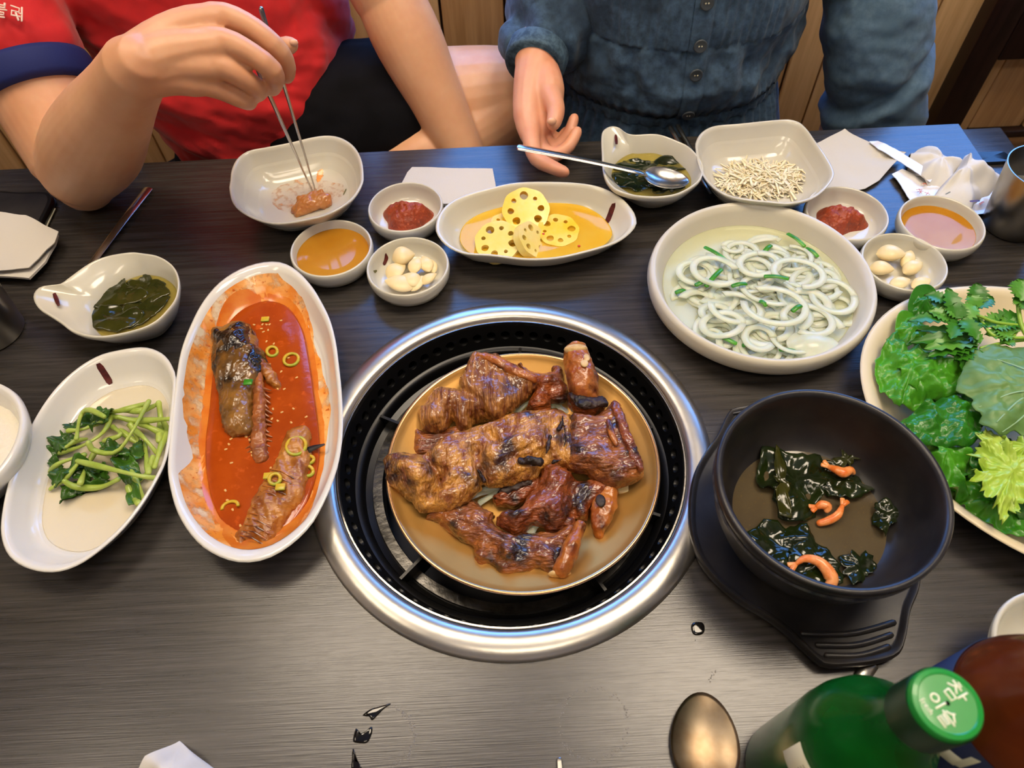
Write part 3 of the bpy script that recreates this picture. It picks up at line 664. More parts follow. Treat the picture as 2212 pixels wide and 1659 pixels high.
sR = small((.3604, .5663), .0428, 'small dish of red soybean paste behind the onion plate', 'glaze_cool')
aR = small((.4523, .5450), .0428, 'small dish of amber sauce beside the steel cup and wipes')
gR = small((.3943, .4922), .0412, 'small dish of garlic cloves between onion plate and leaf plate')
mark(gL, 828, 543, .010, .0026, 1.15); mark(aR, 2088, 462, .011, .003, .05); mark(gL, 812, 590, .006, .0010, 1.2, 'brush_green', 'leaf_mark'); mark(aR, 2030, 447, .008, .0015, .5, 'brush_green', 'leaf_mark')
aL.liquid('amber_sauce', .0165, 'amber', 'amber sauce filling the dish next to the white fish plate', 'sauce')
aR.liquid('amber_sauce', .0150, 'amber', 'amber sauce in the dish next to the steel cup', 'sauce')
def paste(d, u, v, rx, ry, hh, label, o):
    p = px(u, v, .012); V = []; n = 48; rg = 22
    for j in range(rg+1):
        f = j/rg
        for i in range(n):
            a = 2*math.pi*i/n; rr = f*(1+.12*math.sin(3*a+o)+.06*math.sin(5*a+2*o)); x = p[0]+rx*rr*math.cos(a); y = p[1]+ry*rr*math.sin(a)
            z = max(.0052, d.z_at(x, y)-.001)+hh*max(0, 1-f**2.0)**.9
            z += (1-f**6)*(.0042*fb((x, y, o), 95, o, 2)+.0013*fb((x, y, o), 330, o, 3))
            V.append((x, y, z))
    return tag(build('soybean_paste', V, gridf(n, rg+1), 'ssamjang', angle=None), label, 'sauce')
paste(sL, 878, 465, .0265, .0250, .023, 'mound of red soybean paste in the dish touching the lotus plate', .4)
paste(sR, 1815, 472, .0285, .0195, .019, 'mound of red soybean paste in the dish behind the onion plate', 2.1)
def clove(c, L, wd, th, rot, tilt, label, o):
    V = []; nu, nv = 18, 13
    for j in range(nv):
        t = j/(nv-1); pr = math.sin(math.pi*min(1, t*1.02))**.62*(1-.35*t)
        for i in range(nu):
            q = 2*math.pi*i/nu; x = (t-.5)*L; y = wd*.62*pr*math.cos(q); z = th*.62*pr*math.sin(q)
            if math.sin(q) > 0: z *= .75
            z += .12*wd*math.sin(math.pi*t)
            X = x*math.cos(tilt)-z*math.sin(tilt); Z = x*math.sin(tilt)+z*math.cos(tilt)
            V.append((c[0]+X*math.cos(rot)-y*math.sin(rot), c[1]+X*math.sin(rot)+y*math.cos(rot), c[2]+Z))
    F = gridf(nu, nv); F.append(tuple(range(nu))[::-1]); F.append(tuple(range((nv-1)*nu, nv*nu)))
    return tag(build('garlic_clove', V, F, 'garlic', angle=None), label, 'garlic', 'garlic in the small dishes')
for (u, v, L, wd, th, rot, h, lb) in ((872, 555, .0225, .021, .016, .2, .016, 'round whole garlic clove lying uppermost in the left hand garlic dish'), (898, 573, .021, .013, .007, 1.3, .016, 'upright garlic slice in the middle of the lotus side garlic dish'),
        (920, 570, .021, .013, .007, 1.9, .015, 'garlic slice with a doubled edge beside the dish wall'), (932, 574, .019, .010, .006, 1.9, .012, 'thin garlic slice half hidden under the double edged one'), (856, 586, .022, .018, .008, .7, .014, 'cracked round garlic slice in the lotus side dish'),
        (888, 605, .022, .016, .008, 2.6, .014, 'garlic slice overlapping two others, lotus side dish'), (902, 612, .021, .012, .006, 1.0, .012, 'garlic slice curved under its neighbour, lotus side dish'), (862, 614, .029, .018, .010, 2.8, .014, 'longest garlic slice at the near rim, lotus side dish'), (927, 602, .018, .010, .007, .7, .014, 'small separate garlic slice near the dish wall')):
    clove(px(u, v, h), L*1.1, wd*1.1, th, rot, .08, lb.replace('left hand', 'lotus side'), 0)
for (u, v, L, wd, th, rot, h, lb) in ((1925, 549, .029, .020, .013, -.15, .017, 'biggest peeled garlic clove, on top in the leaf plate side dish'), (1961, 560, .027, .013, .011, 1.0, .014, 'garlic clove leaning beside the biggest one'), (1972, 578, .026, .015, .012, .5, .014, 'garlic clove below the leaning one'),
        (1905, 581, .024, .017, .012, -.2, .013, 'garlic clove against the onion plate side of its dish'), (1944, 612, .024, .014, .009, .35, .011, 'flat garlic clove at the near rim'), (1990, 612, .023, .013, .009, .35, .011, 'last garlic clove towards the leaf plate rim')):
    clove(px(u, v, h), L, wd, th, rot, .08, lb, 0)

# lotus plate
z2 = lambda L, s=.339, o=(700, 0): [(x*s+o[0], y*s+o[1]) for x, y in L]
lp = oval('oval_dish', ol(z2([(1400, 1158), (1200, 1165), (1050, 1195), (900, 1240), (790, 1300), (730, 1370), (710, 1440), (725, 1500), (790, 1570), (900, 1618)])+[(1062, 553), (1135, 560), (1208, 557)]+z2([(1700, 1600), (1850, 1550), (1930, 1500), (1985, 1440), (1990, 1390), (1960, 1330), (1880, 1250), (1750, 1185), (1600, 1160)]), .032), .032,
          'wavy oval dish of yellow pickled lotus root', 'glaze', wob=.0006)
mark(lp, 1317, 468, .015, .0065, 1.0)
lp.liquid('pickle_brine', .0135, 'yellow_brine', 'yellow pickling liquid in the lotus root dish', 'liquid')
def lotus(c, r, nrm, rot, m, label, th=.005):
    nrm = np.array(nrm, float); nrm /= np.linalg.norm(nrm); a = np.cross(nrm, [0, 1, 0]); a /= np.linalg.norm(a); b = np.cross(nrm, a)
    V = []; F = []; NH = 8; K = 16; da = 2*math.pi/NH; lay = {}
    def pt(ang, rad, z):
        rad = rad*(1+.022*math.cos(NH*ang)*(rad > .8)); x = r*rad*math.cos(ang+rot); y = r*rad*math.sin(ang+rot); return tuple(np.array(c)+a*x+b*y+nrm*z)
    for z in (th/2, -th/2):
        for s in range(NH):
            A = s*da; base = len(V); sc = .72+.28*math.sin(s*2.3+rot)
            for k in range(K):
                q_ = 2*math.pi*k/K; cx, cy = math.cos(q_), math.sin(q_); m_ = max(abs(cx), abs(cy)); V.append(pt(A+cx/m_*da/2, .62+cy/m_*.24, z))
            for k in range(K):
                q_ = 2*math.pi*k/K; V.append(pt(A+math.cos(q_)*da*.36*sc, .64+math.sin(q_)*.19*sc, z))
            for k in range(K):
                k2 = (k+1) % K; f = (base+k, base+k2, base+K+k2, base+K+k); F.append(f if z > 0 else f[::-1])
            lay[(z > 0, s)] = base
            # outer band and centre wedge
            b2 = len(V); cs = (-.5, -.2071, 0, .2071, .5); V += [pt(A+c_*da, .86, z) for c_ in cs]+[pt(A+c_*da, 1., z) for c_ in cs]+[pt(A+c_*da, .38, z) for c_ in cs]+[pt(0, 0, z)]
            fs = [(b2+k, b2+k+1, b2+6+k, b2+5+k) for k in range(4)]+[(b2+11+k, b2+10+k, b2+15) for k in range(4)]; F += [f if z < 0 else f[::-1] for f in fs]; lay[(z > 0, s, 'o')] = b2
    for s in range(NH):
        t, d = lay[(True, s)]+K, lay[(False, s)]+K
        for k in range(K): k2 = (k+1) % K; F.append((t+k, d+k, d+k2, t+k2))
        t, d = lay[(True, s, 'o')]+5, lay[(False, s, 'o')]+5
        for k in range(4): F.append((t+k, t+k+1, d+k+1, d+k))
    return tag(build('lotus_slice', V, F, m, angle=.5), label, 'lotus root', 'lotus root slices in the yellow dish')
def z2p(x, y, h): return px(x*.339+700, y*.339, h)
lotus(z2p(1170, 1440, .013), .019, (.1, 0, 1), .2, 'lotus', 'deep yellow lotus slice half under the pale front slice')
lotus(z2p(1110, 1545, .017), .0245, (-.05, -.25, 1), .5, 'lotus_pale', 'palest lotus slice at the near edge with large open holes', .007)
lotus(z2p(1490, 1475, .014), .0225, (.05, -.1, 1), .9, 'lotus', 'yellow lotus slice towards the brushed mark')
lotus(z2p(1285, 1345, .022), .0255, (.05, -.45, 1), .1, 'lotus', 'topmost lotus slice leaning up at the back of the dish', .007)
lotus(z2p(1315, 1535, .018), .020, (.75, -.25, .8), .4, 'lotus_pale', 'lotus slice standing on its edge at the front', .009)
for x, y in ((980, 1575), (1295, 1468), (1398, 1490), (1625, 1567)):
    tag(build('chilli_fleck', *ball(z2p(x, y, .0215 if x in (1295, 1398) else .0145), (.0016, .0014, .0008), 8, 6), 'chilli'), {980: 'red chilli fleck left of the palest lotus slice', 1295: 'red chilli fleck on the lotus slice standing on edge', 1398: 'red chilli fleck between two lotus slices', 1625: 'red chilli fleck alone in the brine near the rim'}[x].replace('left of', 'by the outer edge of'), 'chilli', 'chilli flecks in the lotus dish')

# onion plate
op = Dish('round_dish', circ((.2460, .4741), .1084, 96), .035, 'large round dish of sliced raw onion in thin dressing', 'dish', 'glaze_matte',
    [(.935, .0335), (.90, .027), (.86, .016), (.81, .009), (.74, .0066), (.4, .0060), (.03, .0060)], [(.62, 0), (.70, .0005), (.90, .008), (.985, .017), (1.0, .0235), (.992, .030), (.968, .0348)])
op.liquid('onion_dressing', .0145, 'dressing', 'thin pale green dressing under the onions', 'liquid')
def ring_slice(c, r, w, th, a0, a1, tilt, ta, wv, m='onion'):
    k = max(6, int((a1-a0)/.22)); P = []
    V = []; ax = np.array([math.cos(ta), math.sin(ta), 0]); n4 = 6
    for i in range(k+1):
        a = a0+(a1-a0)*i/k
        for j in range(n4):
            q = 2*math.pi*j/n4+.5; rr = r*(1+wv*math.sin(2*a+ta))+w*math.cos(q)*.5; z = th*math.sin(q)*.5
            p = np.array([rr*math.cos(a), rr*math.sin(a)*.92, z]); d = p[0]*ax[1]-p[1]*ax[0]
            V.append((c[0]+p[0], c[1]+p[1], c[2]+p[2]+d*tilt))
    F = gridf(n4, k+1); F.append(tuple(range(n4))[::-1]); F.append(tuple(range(k*n4, k*n4+n4)))
    return V, F
oc = px(1655, 640, .016); R0 = random.Random(3)
def onion_at(c, r, w, th, a0, a1, tilt, ta, wv, lab=None):
    return tag(build('onion_ring', *ring_slice(c, r, w, th, a0, a1, tilt, ta, wv), 'onion', angle=None), lab or 'pale raw onion ring in the large round dish', 'onion', 'onion rings in the large round dish')
for i in range(90):
    a = R0.uniform(0, 6.283); q = math.sqrt(R0.random())*.078
    r = R0.uniform(.008, .024); q = min(q, .088-r)
    c = (oc[0]-.003+q*math.cos(a), oc[1]-.004+q*math.sin(a)*.95, .0125+.013*R0.random()*(1-q/.09)+i*.00007)
    s = R0.uniform(0, 6.28)
    onion_at(c, r, R0.uniform(.0055, .0095), R0.uniform(.0016, .0024), s, s+R0.choice([6.2, 5.2, 4.2, 3.2, 2.6]), R0.uniform(-.16, .16), R0.uniform(0, 6.28), R0.uniform(0, .14))
for i in range(70):
    a = R0.uniform(0, 6.283); q = math.sqrt(R0.random())*.070; r = R0.uniform(.010, .022); s = R0.uniform(0, 6.28)
    onion_at((oc[0]-.002+q*math.cos(a)*.85, oc[1]-.004+q*math.sin(a)*.8, .0135+.012*R0.random()*(1-q/.09)), r, R0.uniform(.010, .015), .0016, s, s+R0.uniform(1.6, 3.2), R0.uniform(-.2, .2), R0.uniform(0, 6.28), .05)
for (u, v, r, h) in ((1673, 660, .0265, .030), (1545, 585, .0205, .027), (1590, 665, .022, .026), (1640, 570, .018, .026), (1725, 590, .022, .027), (1800, 640, .022, .022), (1560, 700, .017, .025), (1745, 690, .021, .024), (1640, 730, .014, .024)):
    c = px(u, v, h); s = R0.uniform(0, 6.28); onion_at(c, r, .0082, .0024, s, s+R0.choice([6.25, 5.4]), R0.uniform(-.12, .12), R0.uniform(0, 6), .08, {1673: 'biggest onion ring, on top in the middle of the dish', 1545: 'onion ring on top crossed by the upright chive', 1590: 'onion ring on top next to the biggest one', 1640: 'onion ring on top under the level chive', 1725: 'onion ring on top below the far wall chives', 1800: 'onion ring on top nearest the garlic dish', 1560: 'onion ring on top above the long near chive', 1745: 'onion ring on top above the broad end piece', 1640.5: ''}.get(u if (u, v) != (1640, 730) else 0, 'smallest onion ring on top at the near side of the dish'))
V, F = sheet(ellip(px(1760, 740, .024), .024, .017, -.2, 40), lambda x, y, s, a: .028-.008*s*s, .002, 6); tag(build('onion_ring', V, F, 'onion'), 'broad flat onion end piece at the near side of the round dish', 'onion')
for (u, v, u2, v2, h, lb) in ((1702, 505, 1738, 532, .023, 'long green chive on the far wall of the onion dish'), (1742, 536, 1766, 554, .021, 'chive just below the longest one, onion dish'), (1523, 534, 1573, 566, .025, 'slanting chive at the far side of the onions'), (1525, 618, 1558, 582, .025, 'upright chive crossing an onion ring'), (1503, 616, 1530, 606, .024, 'short level chive crossing the upright one'),
        (1460, 632, 1480, 628, .018, 'chive stub by the dish wall'), (1652, 597, 1702, 602, .031, 'level chive in the middle of the onions'), (1582, 618, 1612, 613, .028, 'short chive left of centre among the onions'), (1712, 672, 1730, 660, .030, 'little chive inside the big onion ring'), (1528, 718, 1590, 742, .022, 'long thin chive at the near side of the onions'),
        (1605, 746, 1628, 746, .021, 'chive stub at the near rim'), (1685, 755, 1730, 763, .020, 'wide chive half hidden at the near rim'), (1650, 545, 1665, 530, .022, 'broad chive at the far middle of the onions'), (1640, 650, 1655, 660, .027, 'dark chive bit within the rings')):
    A, B = px(u, v, h), px(u2, v2, h); mdl = (A+B)/2+np.array([0, 0, .0015]); tag(build('chive', *tube(spl([A, mdl, B], 7, False), .0024, 8, .45), 'chive'), lb.replace('left of centre', 'near the level one'), 'chive', 'chives among the onions')
# ------------------------------------------------------------------ stone pot on its trivet
z6 = lambda L: [(x*.3978+1400, y*.3978+820) for x, y in L]
tO = resort(ol(z6([(430, 185), (455, 158), (520, 145), (600, 135), (760, 190), (1000, 250), (1250, 400), (1420, 650), (1480, 900), (1475, 1120), (1425, 1260), (1400, 1400), (1362, 1495), (1250, 1538), (1100, 1558), (985, 1562), (940, 1548), (880, 1495), (800, 1418), (720, 1348), (620, 1280), (500, 1208), (380, 1108), (290, 1000), (240, 880), (221, 760), (226, 620), (252, 500), (305, 400), (375, 300), (415, 215)]), .012, 110))
PC = np.array([.2184, .2216])
tv = empty('pot_trivet', (PC[0], PC[1], 0), 'black trivet with two tab handles beneath the stone pot', 'trivet')
V, F = loft(tO, [(.93, 0), (.98, .002), (1., .008), (.998, .0125), (.985, .0145), (.965, .0142), (.945, .0118), (.938, .0114), (.93, .0112), (.7, .011), (.02, .011)], None, 0, True, True); build('trivet_plate', V, F, 'stone', tv)
for (x0, y0, x1, y1, xm, ym) in ((840, 1378, 1335, 1318, 1100, 1378), (920, 1440, 1320, 1385, 1130, 1440), (970, 1497, 1305, 1450, 1150, 1497)):
    P = [px(*z6([(x, y)])[0], .0122) for x, y in ((x0, y0), (xm, ym), (x1, y1))]; build('grip_ridge', *tube(spl(P, 10, False), .0022, 8, .8), 'stone', tv)
for (x0, y0, x1, y1) in ((455, 185, 560, 165),):
    P = [px(*z6([(x, y)])[0], .0122) for x, y in ((x0, y0), (x1, y1))]; build('grip_ridge', *tube(P, .0018, 8, .8), 'stone', tv)
pot = Dish('stone_pot', circ(PC, .0792, 96), .080, 'black stone pot of seaweed soup on its trivet', 'pot', 'stone',
    [(.945, .0795), (.93, .076), (.915, .065), (.88, .048), (.80, .032), (.66, .023), (.4, .0215), (.03, .0215)], [(.66, .0125), (.72, .013), (.82, .022), (.92, .042), (.975, .064), (.985, .070), (1.0, .073), (1.0, .0785), (.985, .080)])
pot.root.location.z = TZ+.0125
V, F = rings([(.0792*.947, .0796), (.0792*.965, .0803), (.0792*.985, .0804), (.0792*.998, .0792)], 96, PC); build('worn_rim', V, F, 'stone_rim', pot.root)
PZ = .0385
pot.liquid('seaweed_broth', PZ, 'pot_broth', 'murky brown broth in the black stone pot', 'soup')
def weed(pts, h, amp, o, m, label, group, sc, n=44, tilt=(0, 0), th=.0007, fr=70):
    O = ol([sc(x, y) for x, y in pts], h, n)
    O = jag(O, .004, 3.5, o)
    c = cen(O)
    h += .0016 if 'soup' in group else .0030
    def hf(x, y, s, a): return h+amp*fb((x, y, o*.37), fr, o, 3)+tilt[0]*(x-c[0])+tilt[1]*(y-c[1])+amp*.5*math.sin(5*a+o)*s*s
    V, F = sheet(O, hf, th, 9); return tag(build('seaweed_piece', V, F, m, angle=None), label, 'seaweed', group)
s6 = lambda x, y: (x*.3978+1400, y*.3978+820)
gp = 'seaweed in the stone pot'
weed([(590, 430), (680, 370), (760, 410), (930, 420), (960, 520), (920, 700), (880, 760), (740, 780), (690, 690), (650, 600), (590, 600)], .0395, .0055, 1., 'seaweed', 'largest seaweed sheet at the far side of the stone pot', gp, s6)
weed([(690, 380), (740, 460), (750, 600), (780, 760), (710, 740), (685, 560)], .045, .002, 2., 'seaweed_soup', 'olive strip of seaweed folded over the largest sheet', gp, s6)
weed([(540, 850), (620, 780), (760, 790), (850, 800), (900, 900), (950, 1000), (880, 1050), (760, 1080), (650, 1000), (560, 900)], .0395, .005, 3., 'seaweed', 'seaweed sheet at the near rim under the curled shrimp', gp, s6)
weed([(750, 930), (880, 880), (980, 960), (1060, 1080), (1000, 1140), (860, 1110), (770, 1060)], .041, .004, 4., 'seaweed', 'seaweed lying directly beneath the orange shrimp', gp, s6)
weed([(1040, 960), (1180, 950), (1240, 1010), (1180, 1090), (1100, 1110), (1050, 1040)], .040, .004, 5., 'seaweed', 'seaweed scrap beside the shrimp, towards the pot handle', gp, s6)
weed([(1240, 660), (1340, 690), (1380, 740), (1310, 800), (1270, 850), (1225, 760)], .041, .004, 6., 'seaweed', 'lone seaweed scrap against the inner wall by the leaf plate', gp, s6)
weed([(950, 460), (1080, 500), (1170, 560), (1220, 600), (1120, 650), (1000, 640), (930, 600)], .040, .005, 7., 'seaweed', 'crinkled seaweed behind the two middle shrimp', gp, s6)
weed([(1000, 440), (1080, 400), (1150, 400), (1130, 450), (1050, 480)], .043, .003, 8., 'seaweed_soup', 'thin seaweed under the shrimp at the far wall', gp, s6)
def shrimp(P, R, label, o):
    V, F = tube(spl(P, 16, False), list(np.interp(np.linspace(0, 1, 16), np.linspace(0, 1, len(R)), R)), 12, .8)
    r = build('shrimp', V, F, 'shrimp', angle=None); tag(r, label, 'shrimp', 'shrimp in the stone pot')
    e = np.array(P[0]); d = e-np.array(P[1]); d /= np.linalg.norm(d); a = math.atan2(d[1], d[0])
    for k in (-.35, .35): build('tail_fin', *tube([e, e+np.array([math.cos(a+k), math.sin(a+k), .05])*.006], [.0014, .0018], 8, .4), 'shrimp', r)
    return r
q6 = lambda x, y, h: px(x*.3978+1400, y*.3978+820, h)
shrimp([q6(805, 1000, .047), q6(850, 972, .049), q6(920, 985, .050), q6(970, 1030, .049), q6(1000, 1090, .047), q6(985, 1120, .046)], [.0014, .0028, .0036, .0044, .0050, .0036], 'curled orange shrimp on seaweed at the near rim of the pot', 0)
shrimp([q6(1055, 685, .046), q6(1030, 735, .045), q6(980, 765, .043), q6(930, 780, .041)], [.0016, .0030, .0032, .0026], 'pink shrimp pointing up in the middle of the pot', 0)
shrimp([q6(920, 690, .046), q6(945, 680, .047), q6(975, 690, .047), q6(970, 710, .046)], [.0024, .0036, .0036, .0024], 'small pale shrimp lump beside the pink one', 0)
shrimp([q6(985, 475, .046), q6(1025, 490, .048), q6(1060, 505, .048), q6(1100, 490, .048), q6(1115, 505, .046)], [.0022, .0034, .0044, .0034, .0022], 'rough orange shrimp at the far wall of the pot', 0)

# ------------------------------------------------------------------ seaweed soup bowls with a spout-like handle
zb = lambda L: [(x*.2411, y*.2411+380) for x, y in L]
def soupbowl(O, hp, label):
    h = .042
    return Dish('soup_bowl', O, h, label, 'bowl', 'glaze', [(.965, h-.0006), (.935, h*.86), (.86, h*.56), (.74, h*.30), (.58, h*.19), (.3, .007), (.03, .007)],
                [(.50, 0), (.54, .003), (.55, .006), (.80, h*.40), (.95, h*.82), (.998, h*.95), (1., h*.985), (.985, h)], None, .0006)
OL = ol(zb([(293, 1080), (310, 1030), (360, 990), (450, 975), (540, 962), (600, 920), (680, 860), (780, 790), (880, 740), (1000, 705), (1170, 680), (1280, 690), (1400, 710), (1500, 760), (1570, 830), (1604, 930), (1600, 1030), (1570, 1120), (1500, 1210), (1420, 1290), (1320, 1350), (1200, 1390), (1050, 1425), (900, 1445), (760, 1432), (640, 1390), (540, 1315), (440, 1250), (360, 1200), (310, 1140)]), .042, 96)
def bowl_with_handle(O, bc, br, hang, label):
    """round bowl whose rim is drawn out into a flat handle along hang"""
    O = resort(O); n = len(O); root = empty('soup_bowl', (bc[0], bc[1], 0), label, 'bowl'); h = .042
    ci = np.array([bc+(p-bc)/np.linalg.norm(p-bc)*min(br, np.linalg.norm(p-bc)*.955) for p in O])      # circle points in matching directions
    def row(kind, s, z):
        return [(ci[i][0]*s+bc[0]*(1-s), ci[i][1]*s+bc[1]*(1-s), z) for i in range(n)]
    def rim(s, z, dz=0): return [(bc[0]+(O[i][0]-bc[0])*s, bc[1]+(O[i][1]-bc[1])*s, z+dz) for i in range(n)]
    rows = [row(0, .50, 0), row(0, .56, .003), row(0, .60, .007), row(0, .80, .016), row(0, .93, .026)]
    rows += [rim(.985, h-.006), rim(1., h-.0025), rim(.995, h-.0004), rim(.975, h)]
    inner = [(.93, h*.90), (.90, h*.74), (.84, h*.5), (.73, h*.3), (.56, h*.19), (.3, .0072), (.03, .0072)]
    a = [rim(.955, h-.001)]
    mid = [tuple(.55*np.array(rim(.9, h-.006)[i])+.45*np.array(row(0, .95, h-.010)[i])) for i in range(n)]
    a += [mid]+[row(0, s, z) for s, z in inner[1:]]
    V = [p for r_ in rows+a for p in r_]; F = gridf(n, len(rows)+len(a)); F.append(tuple(range(n))[::-1]); F.append(tuple(range(len(V)-n, len(V))))
    build('bowl_body', V, F, 'glaze', root, angle=None)
    D = Dish.__new__(Dish); D.O = ci; D.c = bc; D.inner = inner; D.root = root; D.h = h; return D
bcL = px(1160*.2411, 1040*.2411+380, .042)[:2]
sb = bowl_with_handle(OL, bcL+np.array([.003, -.001]), .0545, 0, 'cream soup bowl with a spout handle at the far corner by the folded napkin')
sb.liquid('seaweed_soup', .021, 'soup_clear', 'clear yellowish seaweed soup in the spouted bowl near the napkin', 'soup')
OR = ol([(1299, 296), (1303, 281), (1318, 272), (1335, 274), (1352, 286), (1372, 290), (1420, 289), (1462, 303), (1492, 319), (1518, 352), (1516, 383), (1496, 403), (1462, 420), (1420, 426), (1378, 424), (1351, 418), (1327, 408), (1310, 390), (1302, 366), (1300, 330)], .042, 96)
bcR = px(1415, 352, .042)[:2]
sr = bowl_with_handle(OR, bcR+np.array([.0, .002]), .0535, 0, 'cream soup bowl with a spout handle in front of the denim dress, spoon in it')
sr.liquid('seaweed_soup', .0225, 'soup_clear', 'clear yellowish seaweed soup under the spoon', 'soup')
def mark2(u, v, h, L, wd, ang, root):
    p = px(u, v, h); V, F = tube([p+np.array([math.cos(ang), math.sin(ang), 0])*t*L for t in (-.5, -.2, .2, .5)], [wd*.4, wd*.5, wd*.5, wd*.3], 8, .12, up=(0, 0, 1)); build('brush_mark', V, F, 'brush_red', root)
mark2(1331, 301, .0385, .018, .0034, 1.5, sr.root); mark2(122, 647, .0392, .020, .0038, -1.02, sb.root)
sl = lambda x, y: (x*.2411, y*.2411+380); gw = 'seaweed in the corner soup bowl'
weed([(780, 1120), (860, 1040), (1000, 960), (1050, 900), (1110, 910), (1150, 980), (1250, 1000), (1330, 1060), (1250, 1140), (1100, 1170), (900, 1200), (800, 1190)], .0215, .0016, 11., 'seaweed_soup', 'dark seaweed sheet with a pointed top in the corner soup bowl', gw, sl)
weed([(1130, 960), (1260, 930), (1290, 880), (1360, 910), (1440, 940), (1500, 1020), (1520, 1060), (1400, 1120), (1250, 1150), (1150, 1080)], .0212, .0014, 12., 'seaweed_soup', 'brownish seaweed sheet at the far wall of the corner soup bowl', gw, sl)
weed([(720, 1280), (760, 1200), (900, 1170), (1100, 1180), (1250, 1190), (1300, 1260), (1200, 1350), (1050, 1400), (900, 1390), (790, 1350)], .0216, .0018, 13., 'seaweed_soup', 'broad seaweed sheet at the near side of the corner soup bowl', gw, sl)
weed([(1120, 1170), (1300, 1120), (1450, 1060), (1520, 1100), (1440, 1220), (1300, 1320), (1180, 1370), (1130, 1300)], .0210, .0015, 14., 'seaweed_soup', 'seaweed sheet by the near rim of the corner soup bowl', gw, sl)
sR2 = lambda x, y: (x, y); gw2 = 'seaweed in the spooned soup bowl'
for k, (pts, lb) in enumerate((([(1330, 358), (1360, 345), (1400, 350), (1430, 340), (1465, 350), (1480, 365), (1440, 372), (1380, 372), (1335, 370)], 'frilly dark seaweed at the far wall of the spooned soup bowl'), ([(1325, 375), (1380, 372), (1420, 380), (1410, 405), (1370, 415), (1335, 402)], 'dark seaweed below the spoon handle in the soup'), ([(1400, 395), (1440, 385), (1480, 385), (1485, 400), (1450, 415), (1410, 415)], 'dark seaweed beneath the spoon bowl'))):
    weed(pts, .0225, .0028, 21.+k, 'seaweed', lb, gw2, sR2)

# ------------------------------------------------------------------ two squarish dishes
O = ol([(712, 292), (739, 298), (764, 315), (780, 342), (785, 373), (783, 397), (764, 428), (734, 450), (700, 466), (671, 473), (627, 481), (593, 483), (556, 475), (522, 458), (502, 437), (495, 407), (497, 390), (500, 366), (512, 342), (536, 325), (576, 317), (627, 307), (678, 295)], .042, 80)
def square(name, O, label, m):
    h = .042; return Dish(name, O, h, label, 'dish', m, [(.96, h*.985), (.94, h*.90), (.86, h*.60), (.74, h*.33), (.60, h*.20), (.3, .0066), (.03, .0062)], [(.44, 0), (.50, .001), (.78, h*.40), (.95, h*.84), (.995, h*.95), (1., h*.985), (.985, h)])
q1 = square('square_dish', O, 'squarish cream dish with food smears under the held chopsticks', 'glaze')
O = ol([(x*.339+1462, y*.339) for x, y in ((680, 758), (560, 768), (400, 785), (240, 800), (160, 840), (122, 900), (120, 950), (135, 1040), (175, 1130), (240, 1200), (330, 1250), (450, 1275), (600, 1290), (720, 1298), (850, 1270), (930, 1220), (990, 1150), (1004, 1100), (980, 1040), (930, 960), (880, 890), (830, 820), (780, 775), (730, 760))], .042, 80)
q2 = square('square_dish', O, 'squarish white dish of shredded radish behind the onion plate', 'glaze_cool')
mark(q1, 745, 415, .008, .0018, 1.2, 'brush_green', 'leaf_mark')
def drape(d, u, v):
    h = .01
    for _ in range(8):
        p = px(u, v, h); h = d.z_at(p[0], p[1])
    return px(u, v, h)
mat('smear', 'e0a878', .3, c2='d58a4a', ns=300, nr=(.45, .6), alpha=(.55, (1, .97, .94), (150, .48, .68)))
def film(d, pts, m, name, lift=.0006, n=64, rg=10, o=0., parent=None, jg=.0015):
    O = jag(spl([drape(d, u, v) for u, v in pts], n)[:, :2], jg, 6, o); c = cen(O); V = []
    for j in range(rg+1):
        f = j/rg
        for i in range(n):
            p = c+(O[i]-c)*f; q_ = np.hypot(*(p-d.c))/np.interp(math.atan2(p[1]-d.c[1], p[0]-d.c[0]), d.ang, d.rad, period=2*math.pi)
            if q_ > .925: p = d.c+(p-d.c)*.925/q_
            V.append((p[0], p[1], d.z_at(p[0], p[1])+lift*(1-.7*f**4)))
    return build(name, V, gridf(n, rg+1), m, parent, angle=None)
film(q1, [(600, 405), (650, 385), (700, 390), (740, 400), (735, 430), (700, 450), (640, 462), (600, 450), (585, 425)], 'smear', 'sauce_smear', parent=q1.root)
film(q1, [(686, 372), (697, 366), (698, 380), (690, 392), (684, 392)], 'oil_orange', 'sauce_streak', parent=q1.root)
V, F = fuse([stube([(drape(q1, 645, 460)+np.array([0, 0, .003]), .0095, .006), (drape(q1, 665, 450)+np.array([0, 0, .006]), .011, .009), (drape(q1, 690, 442)+np.array([0, 0, .006]), .011, .009), (drape(q1, 706, 441)+np.array([0, 0, .005]), .010, .008)]), stube([(drape(q1, 655, 448)+np.array([0, 0, .011]), .004, .003), (drape(q1, 700, 432)+np.array([0, 0, .012]), .004, .003)])], .0009, 2, mdisp2(.0016, .0016, 3., 1.2))
kc = build('kimchi_piece', V, F, 'kimchi', angle=None); tag(kc, 'folded piece of pale kimchi in the dish under the chopsticks', 'kimchi')
